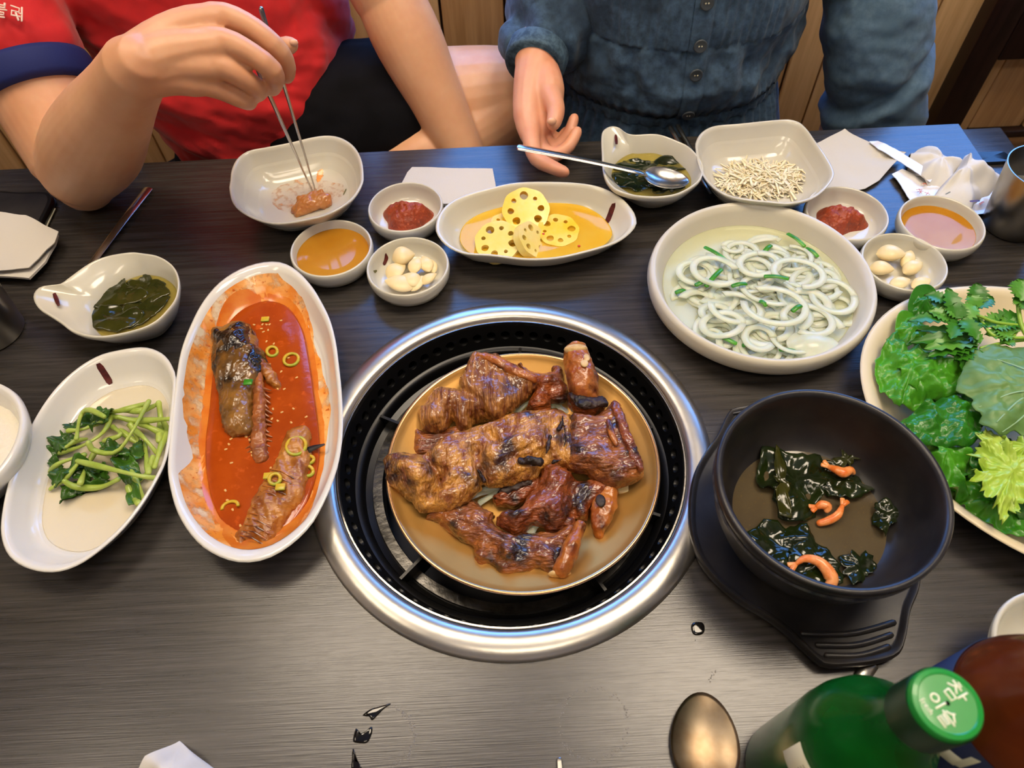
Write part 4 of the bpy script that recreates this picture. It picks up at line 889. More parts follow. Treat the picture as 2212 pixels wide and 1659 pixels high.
# shredded radish: nobody could count the shreds
parts = []; rc = px(1640, 385, .012)
for i in range(850):
    a = R0.uniform(0, 6.283); q = R0.random()**.7; c = np.array([rc[0]+.042*q*math.cos(a)+.004, rc[1]+.024*q*math.sin(a)-.001, 0]); c[2] = q2.z_at(c[0], c[1])+.0015+.011*(1-q)*R0.random()+.003*R0.random()
    a = R0.gauss(.0, .9); L = R0.uniform(.006, .017); P = []
    cv = R0.uniform(-70, 70)
    for t in (-1, -.6, -.2, .2, .6, 1):
        x = t*L; y = cv*x*x+.0012*math.sin(3.3*t+i); P.append(c+np.array([x*math.cos(a)-y*math.sin(a), x*math.sin(a)+y*math.cos(a), .0018*math.sin(t*2.5+i)]))
    parts.append(tube(P, R0.uniform(.0010, .0018) if i % 3 == 0 else R0.uniform(.0005, .0009), 6, .3 if i % 3 == 0 else .6))
tag(build('shredded_radish', *merge(*parts), 'radish', angle=None), 'heap of pale shredded radish in the squarish white dish', 'radish', None, 'stuff')

# ------------------------------------------------------------------ fish plate
z4 = lambda L: [(x*.434, y*.434+540) for x, y in L]
fp = oval('fish_plate', ol(z4([(1390, 58), (1290, 62), (1180, 100), (1080, 170), (1000, 270), (940, 390), (900, 500), (878, 620), (860, 760), (850, 880), (838, 1000), (834, 1100), (850, 1200), (880, 1300), (930, 1390), (1000, 1470), (1090, 1525), (1180, 1552), (1260, 1552), (1330, 1535), (1400, 1500), (1480, 1440), (1550, 1365), (1600, 1280), (1650, 1170), (1682, 1070), (1700, 970), (1707, 850), (1700, 700), (1685, 560), (1670, 450), (1640, 340), (1590, 240), (1540, 165), (1470, 95)]), .034, 96), .034,
          'long white oval plate of fish in red sauce', 'white_plate', fl=.66)
film(fp, z4([(1290, 140), (1200, 150), (1120, 210), (1080, 290), (1010, 350), (985, 450), (960, 600), (935, 800), (950, 1000), (925, 1080), (882, 1130), (890, 1200), (940, 1340), (1010, 1440), (1100, 1500), (1220, 1530), (1330, 1510), (1450, 1430), (1530, 1330), (1570, 1220), (1610, 1050), (1640, 900), (1640, 750), (1605, 600), (1565, 480), (1550, 380), (1510, 250), (1440, 180), (1370, 150)]), 'oil_orange', 'orange_oil', .0009, 120, 20, jg=.003, parent=fp.root)
film(fp, z4([(1330, 215), (1215, 235), (1125, 315), (1065, 440), (1030, 600), (1005, 800), (990, 950), (1000, 1110), (1035, 1280), (1110, 1430), (1200, 1510), (1300, 1530), (1430, 1450), (1510, 1340), (1570, 1220), (1615, 1050), (1615, 900), (1590, 700), (1560, 490), (1525, 360), (1440, 245)]), 'sauce_edge', 'sauce_edge', .0016, 110, 14, jg=.0012, parent=fp.root)
O = ol(z4([(1330, 250), (1230, 270), (1150, 340), (1095, 450), (1060, 600), (1040, 800), (1022, 950), (1025, 1100), (1060, 1260), (1130, 1400), (1200, 1475), (1290, 1500), (1400, 1430), (1480, 1330), (1540, 1220), (1585, 1050), (1585, 900), (1560, 700), (1530, 500), (1500, 380), (1430, 280)]), .0125, 96)
V, F = loft(O, [(.96, .0075), (1., .0105), (.995, .0122), (.97, .0130), (.6, .0132), (.02, .0132)], None, 0, True); tag(build('red_sauce', V, F, 'red_sauce', angle=None), 'pool of thick red sauce around the fish', 'sauce')
fpath = lambda L, dh=0.: path(L, .434, (0, 540), dh)
V, F = fuse([slab([(1115, 385), (1190, 342), (1250, 370), (1278, 450), (1320, 510), (1318, 600), (1280, 660), (1262, 760), (1246, 900), (1120, 902), (1085, 760), (1058, 620), (1046, 450), (1050, 385)], .011, .017, .014, [(1170, 430, 50, .005), (1150, 520, 70, .003), (1200, 650, 40, -.003), (1110, 420, 24, -.004), (1240, 480, 30, .004)], .434, (0, 540))], .001, 3, mdisp2(.002, .0016, 71., 1.4))
fh = tag(build('simmered_fish', V, F, 'fish_skin', angle=None), 'dark simmered fish head lying in the red sauce', 'fish')
V, F = fuse([slab([(1265, 500), (1310, 520), (1350, 580), (1395, 660), (1388, 685), (1330, 670), (1290, 610)], .010, .012, .008, (), .434, (0, 540))], .001, 2, mdisp2(.002, .0018, 74., 1.)); part('torn_flesh', fh, (V, F), 'fish_flesh', 'pale torn flesh', None)
V, F = fuse([fpath([(1285, 600, 22, .018, .004), (1290, 760, 30, .018, .005), (1290, 900, 36, .016, .005), (1298, 1040, 40, .0135, .005)])], .001, 2, mdisp2(.0016, .0016, 77., 0.)); part('backbone', fh, (V, F), 'fish_bone', None, None)
P = []
for k in range(13):
    y = 690+k*25
    for sg in ((1,) if k < 8 else (-1, 1)): P.append(tube([px(*z4([(1288+sg*24, y)])[0], .019-.0004*k), px(*z4([(1288+sg*R0.uniform(46, 66), y+R0.uniform(8, 24))])[0], .0165-.0003*k)], [.0016, .0005], 6))
V, F = merge(*P); part('fish_bones', fh, (V, F), 'fish_bone')
fh.children[-1].name = 'rib_bone'; fh.children[-1]['kind'] = 'stuff'
V, F = fuse([slab([(1115, 398), (1190, 350), (1242, 375), (1266, 450), (1304, 520), (1296, 590), (1230, 600), (1190, 540), (1130, 560), (1085, 520), (1064, 450), (1066, 395)], .0145, .0165, .012, [(1170, 430, 50, .004), (1200, 500, 30, -.003)], .434, (0, 540))], .001, 2, mdisp2(.002, .0016, 73., 1.2)); part('dark_skin', fh, (V, F), 'fish_dark', 'blackened skin of the head', None)
V, F = fuse([fpath([(1172, 715, 12, .0262, .002), (1150, 750, 18, .0258, .002), (1168, 785, 9, .025, .002)])], .0008, 1, mdisp(.003, .002, 9.)); part('burnt_spot', fh, (V, F), 'char')
V, F = fuse([slab([(1415, 895), (1525, 875), (1548, 950), (1552, 1050), (1510, 1170), (1500, 1240), (1430, 1330), (1355, 1460), (1305, 1495), (1262, 1445), (1238, 1480), (1240, 1520), (1175, 1510), (1162, 1430), (1210, 1330), (1272, 1200), (1352, 1080), (1396, 980)], .0105, .013, .012, [(1330, 1270, 60, .003), (1440, 1030, 40, -.003), (1400, 1200, 30, -.003)], .434, (0, 540))], .001, 2, mdisp2(.0022, .0018, 81., -1.1))
ft = tag(build('simmered_fish', V, F, 'fish_flesh', angle=None), 'brown flaky fish tail piece at the near end of the red sauce', 'fish')
P = []
for k in range(13):
    t = k/12; x = 1400-150*t; y = 1100+330*t
    P.append(tube([px(*z4([(x-55, y-10)])[0], .0230), px(*z4([(x, y)])[0], .0252), px(*z4([(x+60, y+35)])[0], .0230)], .0006, 6))
V, F = merge(*P); part('rib_bone', ft, (V, F), 'bone'); ft.children[-1]['kind'] = 'stuff'
V, F = tube(spl([px(*z4([(1500, 1010)])[0], .016), px(*z4([(1560, 985)])[0], .018), px(*z4([(1615, 968)])[0], .019)], 8, False), [.004, .0036, .0032, .003, .0026, .002, .0015, .001], 8, .4); part('fin', ft, (V, F), 'char')
for (x, y, r, hh, lb) in ((1475, 975, .0090, .0225, 'largest scallion ring on the fish tail'), (1355, 505, .0055, .0145, 'scallion ring beside the fish head'), (1450, 545, .0075, .0145, 'pale scallion ring in the sauce by the fish head'), (1368, 1140, .0050, .0262, 'scallion ring in the middle of the fish tail'), (1535, 1045, .0045, .0155, 'scallion disc near the fin'), (1530, 1100, .0050, .0150, 'scallion disc below the fin'), (1145, 1280, .0065, .0145, 'curled scallion near the bottom of the sauce')):
    c = px(*z4([(x, y)])[0], hh); V, F = ring_slice(c, r*.95, .0032, .003, 0, 6.283 if 'curled' not in lb else 3.4, .15, x, .1); tag(build('scallion_ring', V, F, 'scallion', angle=None), lb, 'scallion', 'scallions on the fish plate')
for (x, y, hh, lb) in ((1320, 345, .0142, 'yellow scallion bit at the far end of the sauce'), (1335, 1125, .0235, 'square scallion bit against the fish tail'), (1395, 1180, .0262, 'scallion bit on the fish tail below the ring'), (1235, 658, .0315, 'green scallion bit on the fish head')):
    c = px(*z4([(x, y)])[0], hh); V, F = box(c[0]-.004, c[0]+.004, c[1]-.003, c[1]+.003, c[2]-.001, c[2]+.0012, .0008); tag(build('scallion_bit', V, F, 'chive' if 'green' in lb else 'scallion'), lb, 'scallion', 'scallions on the fish plate')
parts = []
for i in range(120):
    t = R0.uniform(0, 1); x = R0.uniform(1060, 1560); y = R0.uniform(280, 1450); p = px(*z4([(x, y)])[0], .0136)
    d = (x-1310-(880-y)*.06)/235, (y-880)/590
    if d[0]**2+d[1]**2 > .9: continue
    a = R0.uniform(0, 6.28); parts.append(tube([p-np.array([math.cos(a), math.sin(a), 0])*.0009, p+np.array([math.cos(a), math.sin(a), 0])*.0009], [.0010, .0007], 6, .6))
tag(build('sesame_seeds', *merge(*parts), 'sesame'), 'sesame seeds scattered over the red fish sauce', 'sesame', None, 'stuff')

# ------------------------------------------------------------------ greens plate
gp_ = oval('greens_plate', ol(z4([(700, 482), (600, 495), (500, 520), (400, 575), (300, 660), (220, 760), (150, 880), (100, 1000), (50, 1120), (18, 1250), (2, 1370), (10, 1450), (42, 1520), (105, 1570), (200, 1600), (300, 1598), (400, 1560), (500, 1490), (600, 1400), (690, 1290), (760, 1180), (820, 1060), (845, 950), (860, 820), (874, 650), (862, 590), (825, 530), (770, 495)]), .034, 96), .034,
          'white oval plate of blanched green stems next to the fish plate', 'white_plate', fl=.62)
mark(gp_, 241, 826, .0125, .0055, -1.05)
gp_.liquid('greens_juice', .0092, 'greens_juice', 'thin cloudy juice on the greens plate', 'liquid', .98)
g4 = lambda x, y, h: px(x*.434, y*.434+540, h)
SG = 'blanched stems on the greens plate'
for i, (P, r) in enumerate((([(385, 1050), (550, 1090), (700, 1125), (770, 1135)], .0032), ([(440, 960), (470, 1000), (580, 1005), (660, 900), (720, 790), (740, 755)], .0030), ([(300, 1010), (420, 970), (520, 900), (560, 800)], .0028), ([(380, 940), (400, 830), (440, 795), (520, 830)], .0028), ([(540, 810), (640, 790), (740, 760)], .0034), ([(590, 830), (680, 850), (850, 840)], .0036), ([(640, 870), (720, 940), (780, 1010)], .0030), ([(600, 900), (690, 960), (650, 870)], .0034),
        ([(700, 860), (760, 890), (820, 920)], .0042), ([(720, 960), (730, 1040), (740, 1110)], .0032), ([(770, 1080), (800, 980), (830, 900), (810, 850)], .0036), ([(250, 1190), (330, 1130), (390, 1060)], .0032), ([(320, 1150), (380, 1180), (500, 1180), (590, 1140)], .0034), ([(250, 1100), (300, 1060), (420, 1020)], .0030), ([(400, 1160), (430, 1080), (470, 1010)], .0030), ([(560, 880), (600, 920), (520, 950)], .0030),
        ([(790, 760), (800, 850), (790, 950)], .0040), ([(620, 800), (700, 800), (780, 770)], .0036), ([(480, 870), (560, 830), (640, 850)], .0032), ([(650, 1100), (690, 1170), (710, 1240)], .0030), ([(640, 1180), (660, 1230), (690, 1260)], .0034), ([(340, 900), (420, 890), (500, 850)], .0028), ([(690, 1150), (740, 1100), (760, 1030)], .0034), ([(330, 980), (380, 950), (430, 940)], .0030))):
    Q = [g4(x, y, .012+.010*math.sin(1.7*i+j)**2+(.010 if i in (0, 1, 3, 5) else 0)) for j, (x, y) in enumerate(P)]
    tag(build('green_stem', *tube(spl(Q, 14, False), [r*.72+.0006*math.sin(k*.5+i) for k in range(14)], 9, .85), 'spinach_stem', angle=None), ['longest straight stem lying across the near half of the greens', 'stem looped in a wide U in the middle of the greens', 'stem reaching from the outer leaves to the middle', 'stem arched over at the far edge of the greens', 'pale stem along the far edge of the greens', 'stem poking out towards the fish plate', 'stem slanting down inside the bunch by the fish plate', 'stem hooked round in the centre of the greens', 'thick short stem at the fish plate side', 'upright stem hanging at the near fish plate side', 'long curved stem following the plate rim by the fish', 'stem at the outer near corner of the greens', 'stem curving along the very near edge of the greens', 'stem across the outer dark leaves'][i] if i < 14 else 'glossy green blanched stem within the heap of greens', 'greens', SG)
SL = 'blanched leaves on the greens plate'
for i, (pts, h, lb) in enumerate((([(320, 875), (400, 830), (480, 790), (490, 820), (420, 870), (350, 895)], .015, 'dark leaf at the far edge of the greens'), ([(250, 915), (330, 905), (380, 940), (340, 990), (280, 1000), (245, 960)], .016, 'dark leaf at the outer end of the greens'), ([(245, 980), (290, 1010), (290, 1080), (250, 1140), (240, 1060)], .015, 'narrow dark leaf along the outer end of the greens'), ([(500, 940), (600, 960), (650, 1020), (560, 1020), (490, 985)], .020, 'dark leaf in the middle of the greens'),
        ([(570, 1040), (640, 1010), (680, 1060), (700, 1160), (690, 1240), (640, 1270), (620, 1180), (590, 1120)], .019, 'largest dark hanging leaf of the greens'), ([(330, 1150), (440, 1150), (560, 1150), (480, 1195), (370, 1190), (320, 1250), (305, 1270), (305, 1200)], .012, 'dark leaf at the near edge of the greens'), ([(640, 980), (700, 940), (710, 1010), (670, 1040)], .018, 'small dark leaf between the stems'), ([(360, 1100), (440, 1060), (500, 1090), (450, 1130), (380, 1140)], .014, 'dark leaf under the longest stem'), ([(470, 790), (540, 775), (555, 800), (500, 860), (455, 900)], .022, 'dark leaf blade along a stem at the top'), ([(255, 1110), (330, 1070), (400, 1030), (430, 1050), (330, 1130), (260, 1170)], .019, 'long dark leaf across the outer stems'), ([(430, 1090), (520, 1060), (530, 1130), (460, 1140)], .013, 'dark wet leaf under the near stems'))):
    O = ol([(x*.434, y*.434+540) for x, y in pts], h, 56); O = jag(O, .0025, 5, i); hf = lambda x, y, s, a, h=h, i=i: max(.0095, h+.0060*fb((x, y, i), 75, i, 3)+.0025*math.sin(420*(x*math.cos(i)+y*math.sin(i))))
    tag(build('spinach_leaf', *sheet(O, hf, .0010, 9), 'spinach_leaf', angle=None), lb, 'greens', SL)
# ------------------------------------------------------------------ leaf plate
LC = np.array([.4583, .2978]); lO = ellip(LC, .167, .1436, math.radians(146.3), 96)
lf = oval('leaf_plate', lO, .033, 'big cream oval plate heaped with lettuce, herbs and kale', 'melamine', fl=.66)
z4b = lambda L: [(x*.3736+1850, y*.3736+580) for x, y in L]
def leaf(name, pts, h, m, label, cat='lettuce', o=0., ruf=.006, frq=9, dome=.008, crumple=.004, vein=None, n=96, sc=z4b, lobes=0, lob=.1, group='leaves on the cream oval plate', flop=True):
    O = ol(sc(pts), h, n); c = cen(O)
    if lobes:
        O = jag(O, lob*.06, lobes*.45, o)
    def hf(x, y, s, a):
        z = h+dome*(1-s*s)+ruf*1.5*(s**2.2)*mn.noise(Vector((math.cos(a)*frq*.33, math.sin(a)*frq*.33, o)))+ruf*2.2*s**3*fb((x, y, o), 75, o+9, 2)+crumple*fb((x, y, o), 48, o, 3)+.0030*(.5-abs(fb((x, y, o), 85, o+2, 2)))+.0010*nz((x, y, o), 260, o)
        q = np.hypot((x-LC[0])/.167, (y-LC[1])/.144)
        if sc is z4b: z = max(z, .0095 if q < .7 else .0095+.03*(q-.7)/.3)
        return z
    V, F = sheet(O, hf, .0009, 22)
    r = tag(build(name, V, F, m, angle=None), label, cat, group)
    for P in (vein or []):
        Q = []
        for u, v in sc(P):
            p = px(u, v, h+dome*.5); d = p[:2]-c; a = math.atan2(d[1], d[0]); k = int(np.argmin([abs((math.atan2(*(q_-c)[::-1])-a+math.pi) % (2*math.pi)-math.pi) for q_ in O])); s = np.hypot(*d)/np.hypot(*(O[k]-c)); Q.append([p[0], p[1], hf(p[0], p[1], min(s, 1), 2*math.pi*k/n)+.0004])
        R = np.linspace(.0010, .0004, 14); build('leaf_vein', *tube(spl(Q, 14, False), list(R), 6, .6), 'leaf_vein', r)
    return r
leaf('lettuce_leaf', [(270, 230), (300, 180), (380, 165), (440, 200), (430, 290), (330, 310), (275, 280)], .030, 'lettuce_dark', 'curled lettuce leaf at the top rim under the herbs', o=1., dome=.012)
leaf('lettuce_leaf', [(205, 330), (240, 290), (330, 300), (440, 380), (420, 470), (300, 470), (220, 420)], .029, 'lettuce', 'lettuce leaf along the upper rim beneath the herb sprigs', o=2., dome=.012)
leaf('lettuce_leaf', [(90, 575), (130, 500), (170, 420), (230, 400), (300, 480), (380, 560), (500, 640), (530, 740), (400, 790), (330, 830), (260, 800), (220, 830), (160, 740), (125, 670)], .030, 'lettuce', 'broad ruffled lettuce leaf at the rim by the onion plate', o=3., ruf=.007, frq=11, dome=.014, crumple=.007, lobes=9, lob=.05)
leaf('lettuce_leaf', [(230, 540), (280, 480), (400, 470), (560, 500), (640, 600), (600, 720), (480, 740), (360, 700), (280, 640)], .040, 'lettuce', 'bright lettuce leaf folded below the herb sprigs', o=4., crumple=.007, dome=.010)
leaf('lettuce_leaf', [(480, 1180), (520, 1120), (640, 1150), (760, 1260), (880, 1380), (1040, 1440), (1040, 1570), (900, 1560), (760, 1470), (640, 1400), (540, 1290)], .024, 'lettuce', 'lettuce leaf along the near rim below the pale frilly one', o=5., ruf=.006, frq=12, lobes=10, lob=.05)
leaf('lettuce_leaf', [(200, 910), (270, 870), (350, 960), (470, 1010), (640, 1050), (660, 1180), (600, 1240), (640, 1320), (540, 1320), (470, 1240), (400, 1110), (310, 1010)], .031, 'lettuce', 'lettuce leaf at the rim beside the stone pot', o=6., ruf=.007, frq=10, dome=.012, crumple=.006, lobes=8, lob=.05)
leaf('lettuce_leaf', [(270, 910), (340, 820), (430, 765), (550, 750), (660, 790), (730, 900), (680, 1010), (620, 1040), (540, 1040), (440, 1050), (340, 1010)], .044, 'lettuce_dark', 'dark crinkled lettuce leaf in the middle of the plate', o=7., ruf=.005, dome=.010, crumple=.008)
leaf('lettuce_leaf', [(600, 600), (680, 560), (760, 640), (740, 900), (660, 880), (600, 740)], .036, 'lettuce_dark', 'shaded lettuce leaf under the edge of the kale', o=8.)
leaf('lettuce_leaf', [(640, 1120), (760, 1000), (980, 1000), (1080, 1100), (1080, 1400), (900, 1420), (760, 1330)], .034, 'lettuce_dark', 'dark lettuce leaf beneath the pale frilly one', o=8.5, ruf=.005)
leaf('kale_leaf', [(590, 670), (615, 580), (680, 480), (800, 450), (940, 450), (1150, 480), (1250, 650), (1220, 900), (1050, 990), (930, 940), (830, 965), (715, 900), (720, 850), (660, 800), (680, 745), (610, 710)], .056, 'kale', 'large grey green kale leaf lying on top', 'kale', o=9., ruf=.003, frq=8, dome=.010, crumple=.004, vein=[[(1180, 715), (969, 730), (860, 745), (720, 790)], [(1100, 720), (960, 620), (800, 540)], [(1000, 728), (900, 800), (800, 900)], [(1100, 720), (960, 860), (850, 940)]], lobes=11, lob=.03)
leaf('frilly_leaf', [(650, 1100), (700, 1040), (690, 965), (760, 945), (825, 985), (805, 1040), (900, 1065), (1000, 1040), (1100, 1150), (1100, 1330), (980, 1350), (900, 1415), (830, 1430), (795, 1345), (725, 1320), (640, 1200), (700, 1175)], .049, 'frisee', 'pale yellow green frilly lettuce leaf towards the near side', o=10., ruf=.006, frq=17, dome=.004, crumple=.007, n=160, lobes=26, lob=.14)
leaf('frilly_leaf', [(860, 1070), (900, 1010), (980, 1020), (1060, 1060), (1000, 1110), (920, 1100)], .050, 'frisee', 'small pale frilly leaf just under the kale', o=11., ruf=.006, frq=13, lobes=13, lob=.12)
for i, (cx, cy, rx, ry, hh, mm, lb) in enumerate(((1420, 560, 230, 190, .034, 'lettuce', 'lettuce leaf at the far outer part of the cream plate'), (1560, 900, 260, 200, .032, 'lettuce_dark', 'dark lettuce leaf at the outer end of the cream plate'), (1330, 1180, 250, 190, .036, 'lettuce', 'lettuce leaf beyond the pale frilly one at the outer side'), (1420, 800, 260, 210, .046, 'kale', 'second kale leaf overlapping the outer lettuce'))):
    leaf('lettuce_leaf' if mm != 'kale' else 'kale_leaf', [(cx+rx*math.cos(t)*(1+.08*math.sin(3*t+i)), cy+ry*math.sin(t)*(1+.08*math.cos(2*t+i))) for t in np.linspace(0, 6.283, 16, endpoint=False)], hh, mm, lb, 'lettuce' if mm != 'kale' else 'kale', o=20.+i, ruf=.006, dome=.010, crumple=.006, lobes=9, lob=.05)
def leaflet(base, tip, wd, m, parent, o, up=.0):
    b, t = np.array(base), np.array(tip); d = t-b; L = np.linalg.norm(d); d /= L; s = np.cross([0, 0, 1.], d); s /= np.linalg.norm(s)+1e-9; u = np.cross(d, s); V = []; k = 13
    for i in range(k):
        f = i/(k-1); w = wd*math.sin(math.pi*min(1, f*.93+.07))**.8*(1.22 if i % 2 else .78); c = b+d*L*f+u*L*.10*math.sin(math.pi*f)
        for q in (-1, -.5, 0, .5, 1): V.append(tuple(c+s*w*q+u*(abs(q)*wd*.25)+u*.001*math.sin(o+3*f+q)-d*abs(q)*wd*.4*(.3 if i else 0)))
    n = len(V); V += [tuple(np.array(v)-u*.0006) for v in V]; F = []
    for i in range(k-1):
        for j in range(4): a = i*5+j; F += [(a, a+1, a+6, a+5), (n+a, n+a+5, n+a+6, n+a+1)]
    return build('leaflet', V, F, m, parent, angle=None)
hb = lambda x, y, h: px(x*.3736+1850, y*.3736+580, h)
def sprig(stem, leaves, label, m, r=.0014):
    P = [hb(*p) for p in stem]; S = spl(P, 16, False)
    e = tag(build('herb_sprig', *tube(S, r, 7), 'herb_stem', angle=None), label, 'herb', 'herb sprigs on the cream oval plate')
    for i, (x0, y0, h0, x1, y1, h1, wd) in enumerate(leaves): leaflet(hb(x0, y0, h0), hb(x1, y1, h1), wd, m if i % 3 else 'parsley_pale', e, i)
    return e
sprig([(960, 330, .062), (800, 310, .064), (690, 270, .066), (580, 290, .066)], [(580, 290, .066, 500, 210, .070, .007), (560, 290, .066, 520, 110, .075, .007), (570, 290, .066, 580, 190, .074, .008), (560, 300, .066, 400, 250, .066, .007), (590, 300, .066, 540, 420, .064, .0075), (560, 300, .066, 290, 310, .060, .006), (600, 290, .066, 690, 215, .070, .008), (600, 300, .066, 700, 430, .064, .008), (520, 200, .070, 390, 150, .068, .006), (500, 240, .066, 420, 190, .066, .007)], 'herb sprig with pointed leaves reaching the far rim', 'parsley')
sprig([(1000, 400, .060), (900, 400, .060), (780, 380, .060), (690, 240, .062)], [(690, 240, .062, 640, 150, .066, .008), (690, 200, .062, 690, 80, .070, .008), (690, 230, .062, 790, 165, .064, .007), (760, 340, .060, 870, 300, .060, .010), (800, 330, .060, 950, 290, .060, .010), (720, 300, .060, 660, 340, .058, .008), (700, 210, .062, 720, 130, .066, .006)], 'herb sprig standing up near the far rim', 'parsley')
sprig([(1000, 410, .056), (850, 430, .056), (720, 460, .055)], [(700, 440, .056, 380, 470, .052, .007), (700, 430, .056, 300, 430, .050, .006), (690, 450, .056, 480, 500, .052, .007), (700, 410, .056, 340, 360, .052, .006), (690, 460, .055, 560, 540, .050, .008), (690, 440, .056, 400, 520, .048, .007), (720, 430, .056, 620, 380, .056, .008), (690, 470, .054, 600, 600, .046, .009), (700, 420, .056, 470, 380, .054, .006)], 'herb sprig with long layered leaves lying beside the kale', 'parsley')
sprig([(1000, 330, .058), (940, 350, .058), (890, 420, .057)], [(880, 400, .058, 800, 330, .060, .010), (900, 390, .058, 740, 380, .058, .008), (890, 410, .057, 830, 430, .058, .007), (900, 380, .058, 850, 260, .062, .009)], 'short herb sprig behind the kale', 'parsley_pale')
sprig([(1010, 430, .060), (955, 330, .064), (935, 210, .070), (945, 170, .074)], [(945, 180, .074, 930, 60, .080, .010), (945, 190, .074, 1000, 60, .080, .011), (940, 200, .072, 905, 165, .074, .006), (945, 200, .072, 1010, 240, .072, .008)], 'tall herb sprig rising at the photo edge', 'parsley_pale', .0018)

# ------------------------------------------------------------------ bowls and cups at the edges
bw = Dish('tea_bowl', circ((.3530, .1050), .0485, 64), .052, 'plain cream bowl behind the brown bottle', 'bowl', 'glaze', [(.94, .0515), (.90, .045), (.80, .028), (.62, .014), (.35, .009), (.03, .009)], [(.5, 0), (.55, .003), (.80, .022), (.95, .040), (1., .049), (.985, .052)])
rb = Dish('rice_bowl', circ((-.4735, .3130), .0700, 64), .050, 'thick white bowl cut off by the photo edge beside the greens plate', 'bowl', 'white_plate', [(.93, .0495), (.89, .043), (.80, .030), (.62, .014), (.35, .009), (.03, .009)], [(.52, 0), (.57, .003), (.85, .020), (.97, .036), (1., .045), (.98, .050)])
mat('rice', 'ddd6c4', .5, sss=.2, bump=.8, bs=260, bdist=.002)
V = []; n = 48
for j in range(15):
    f = j/14
    for i in range(n): a = 6.283*i/n; x = rb.c[0]+.058*f*math.cos(a); y = rb.c[1]+.058*f*math.sin(a); V.append((x, y, .031+.008*(1-f*f)+.0014*fb((x, y, 0), 300, 2, 2)))
tag(build('steamed_rice', V, gridf(n, 15), 'rice', angle=None), 'white rice filling the thick white bowl', 'rice', None, 'stuff')
def cup(c, r0, r1, h, label):
    V, F = rings([(.001, 0), (r0*.9, 0), (r0, .002), (r0+(r1-r0)*.5, h*.5), (r1-.0003, h-.001), (r1, h), (r1-.0012, h), (r0+(r1-r0)*.5-.001, h*.5), (r0-.001, .004), (.001, .004)], 64, np.array(c))
    e = empty('steel_cup', (c[0], c[1], 0), label, 'cup'); build('cup_body', V, F, 'steel_cup', e, angle=.8)
    V, F = rings([(.001, h*.55), (r0+(r1-r0)*.55-.0012, h*.55)], 48, np.array(c)); build('cup_water', V, F, 'water', e)
cup((.542, .561), .0275, .0385, .075, 'brushed steel cup at the table end by the crumpled wipes'); cup((-.519, .478), .030, .037, .075, 'brushed steel cup cut off by the photo edge near the corner soup bowl')

# ------------------------------------------------------------------ bottles
SC = np.array([.1745, .0563])
def lathe_p(c, prof, n=56):
    return rings(prof, n, np.array(c))
sj = empty('soju_bottle', (SC[0], SC[1], 0), 'green glass bottle with a printed green screw cap', 'bottle')
V, F = lathe_p(SC, [(.001, .003), (.022, .002), (.029, .0), (.0325, .004), (.0326, .100), (.0328, .104), (.0326, .108), (.0322, .122), (.0300, .137), (.0255, .150), (.0205, .161), (.0172, .170), (.0150, .182), (.0138, .195), (.0138, .200), (.001, .200)]); build('bottle_glass', V, F, 'soju_glass', sj, angle=None)
V, F = lathe_p(SC, [(.0142, .190), (.0150, .1905), (.0150, .200), (.0146, .2005), (.0146, .2145), (.0138, .2158), (.012, .2162), (.0115, .2158), (.001, .2158)]); cp = build('screw_cap', V, F, 'soju_cap', sj, angle=.6)
V, F = lathe_p(SC, [(.0151, .1895), (.01525, .190), (.01525, .2125), (.0150, .2128)]); build('cap_skirt', V, F, 'soju_cap_side', cp, angle=.6)
e1 = px(2075, 1560, .216)-px(2045, 1520, .216); e1 = e1[:2]/np.linalg.norm(e1[:2]); e2 = np.array([-e1[1], e1[0]])
def strokes(name, S, c3, ax, ay, k, wd, m, parent, th=.0004, n3=None):
    n3 = np.array([0, 0, 1.]) if n3 is None else n3; parts = []
    for s in S:
        P = [np.array(c3)+ax*x*k+ay*y*k for x, y in s]
        parts.append(tube(P, wd/2, 8, .45, up=n3))
    return build(name, *merge(*parts), m, parent, angle=None)
A1 = np.array([e1[0], e1[1], 0]); A2 = np.array([e2[0], e2[1], 0])
ring_o = [(-3.3+1.4*math.cos(t), -2.8+1.4*math.sin(t)) for t in np.linspace(0, 6.283, 13)]
_C1 = [[(-1.4, 7.9), (.2, 7.7)], [(-2.8, 6.7), (1.2, 6.9)], [(-.6, 6.8), (-1.4, 5.4), (-2.9, 4.3)], [(-.7, 6.0), (1.2, 4.6)], [(2.6, 8.2), (2.6, 3.9)], [(2.6, 6.1), (4.3, 6.1)], [(-1.3, 3.3), (2.3, 3.4), (2.3, 1.3), (-1.2, 1.2), (-1.3, 3.3)]]
_C2 = [[(3.3, .9), (2.6, -.4), (1.2, -1.3)], [(3.2, .2), (5.4, -1.2)], [(.5, -2.1), (6.2, -2.0)], [(1.4, -3.0), (4.9, -3.0), (4.8, -4.1), (1.4, -4.2), (1.4, -5.3), (5.2, -5.2)]]
CAPTXT = [[(x-2.4, y+.6) for x, y in q] for q in _C1]+[ring_o, [(-.4, -.6), (-.4, -5.0)]]+[[(x+.6, y-1.2) for x, y in q] for q in _C2]
strokes('cap_lettering', CAPTXT, (SC[0], SC[1], .2159), A1, A2, .00116, .00085, 'cap_print', cp)
FR = [[(.6, 1.6), (.2, 1.6), (.2, 0)], [(0, .9), (.6, .9)], [(1, 1), (1, 0)], [(1, .8), (1.5, 1)], [(1.9, .5), (2.6, .5), (2.5, 1), (2, 1), (1.9, .3), (2.6, 0)], [(3.6, 1), (3, .8), (3.6, .3), (3, 0)], [(4, 1.6), (4, 0)], [(4, .8), (4.6, .9), (4.7, 0)]]
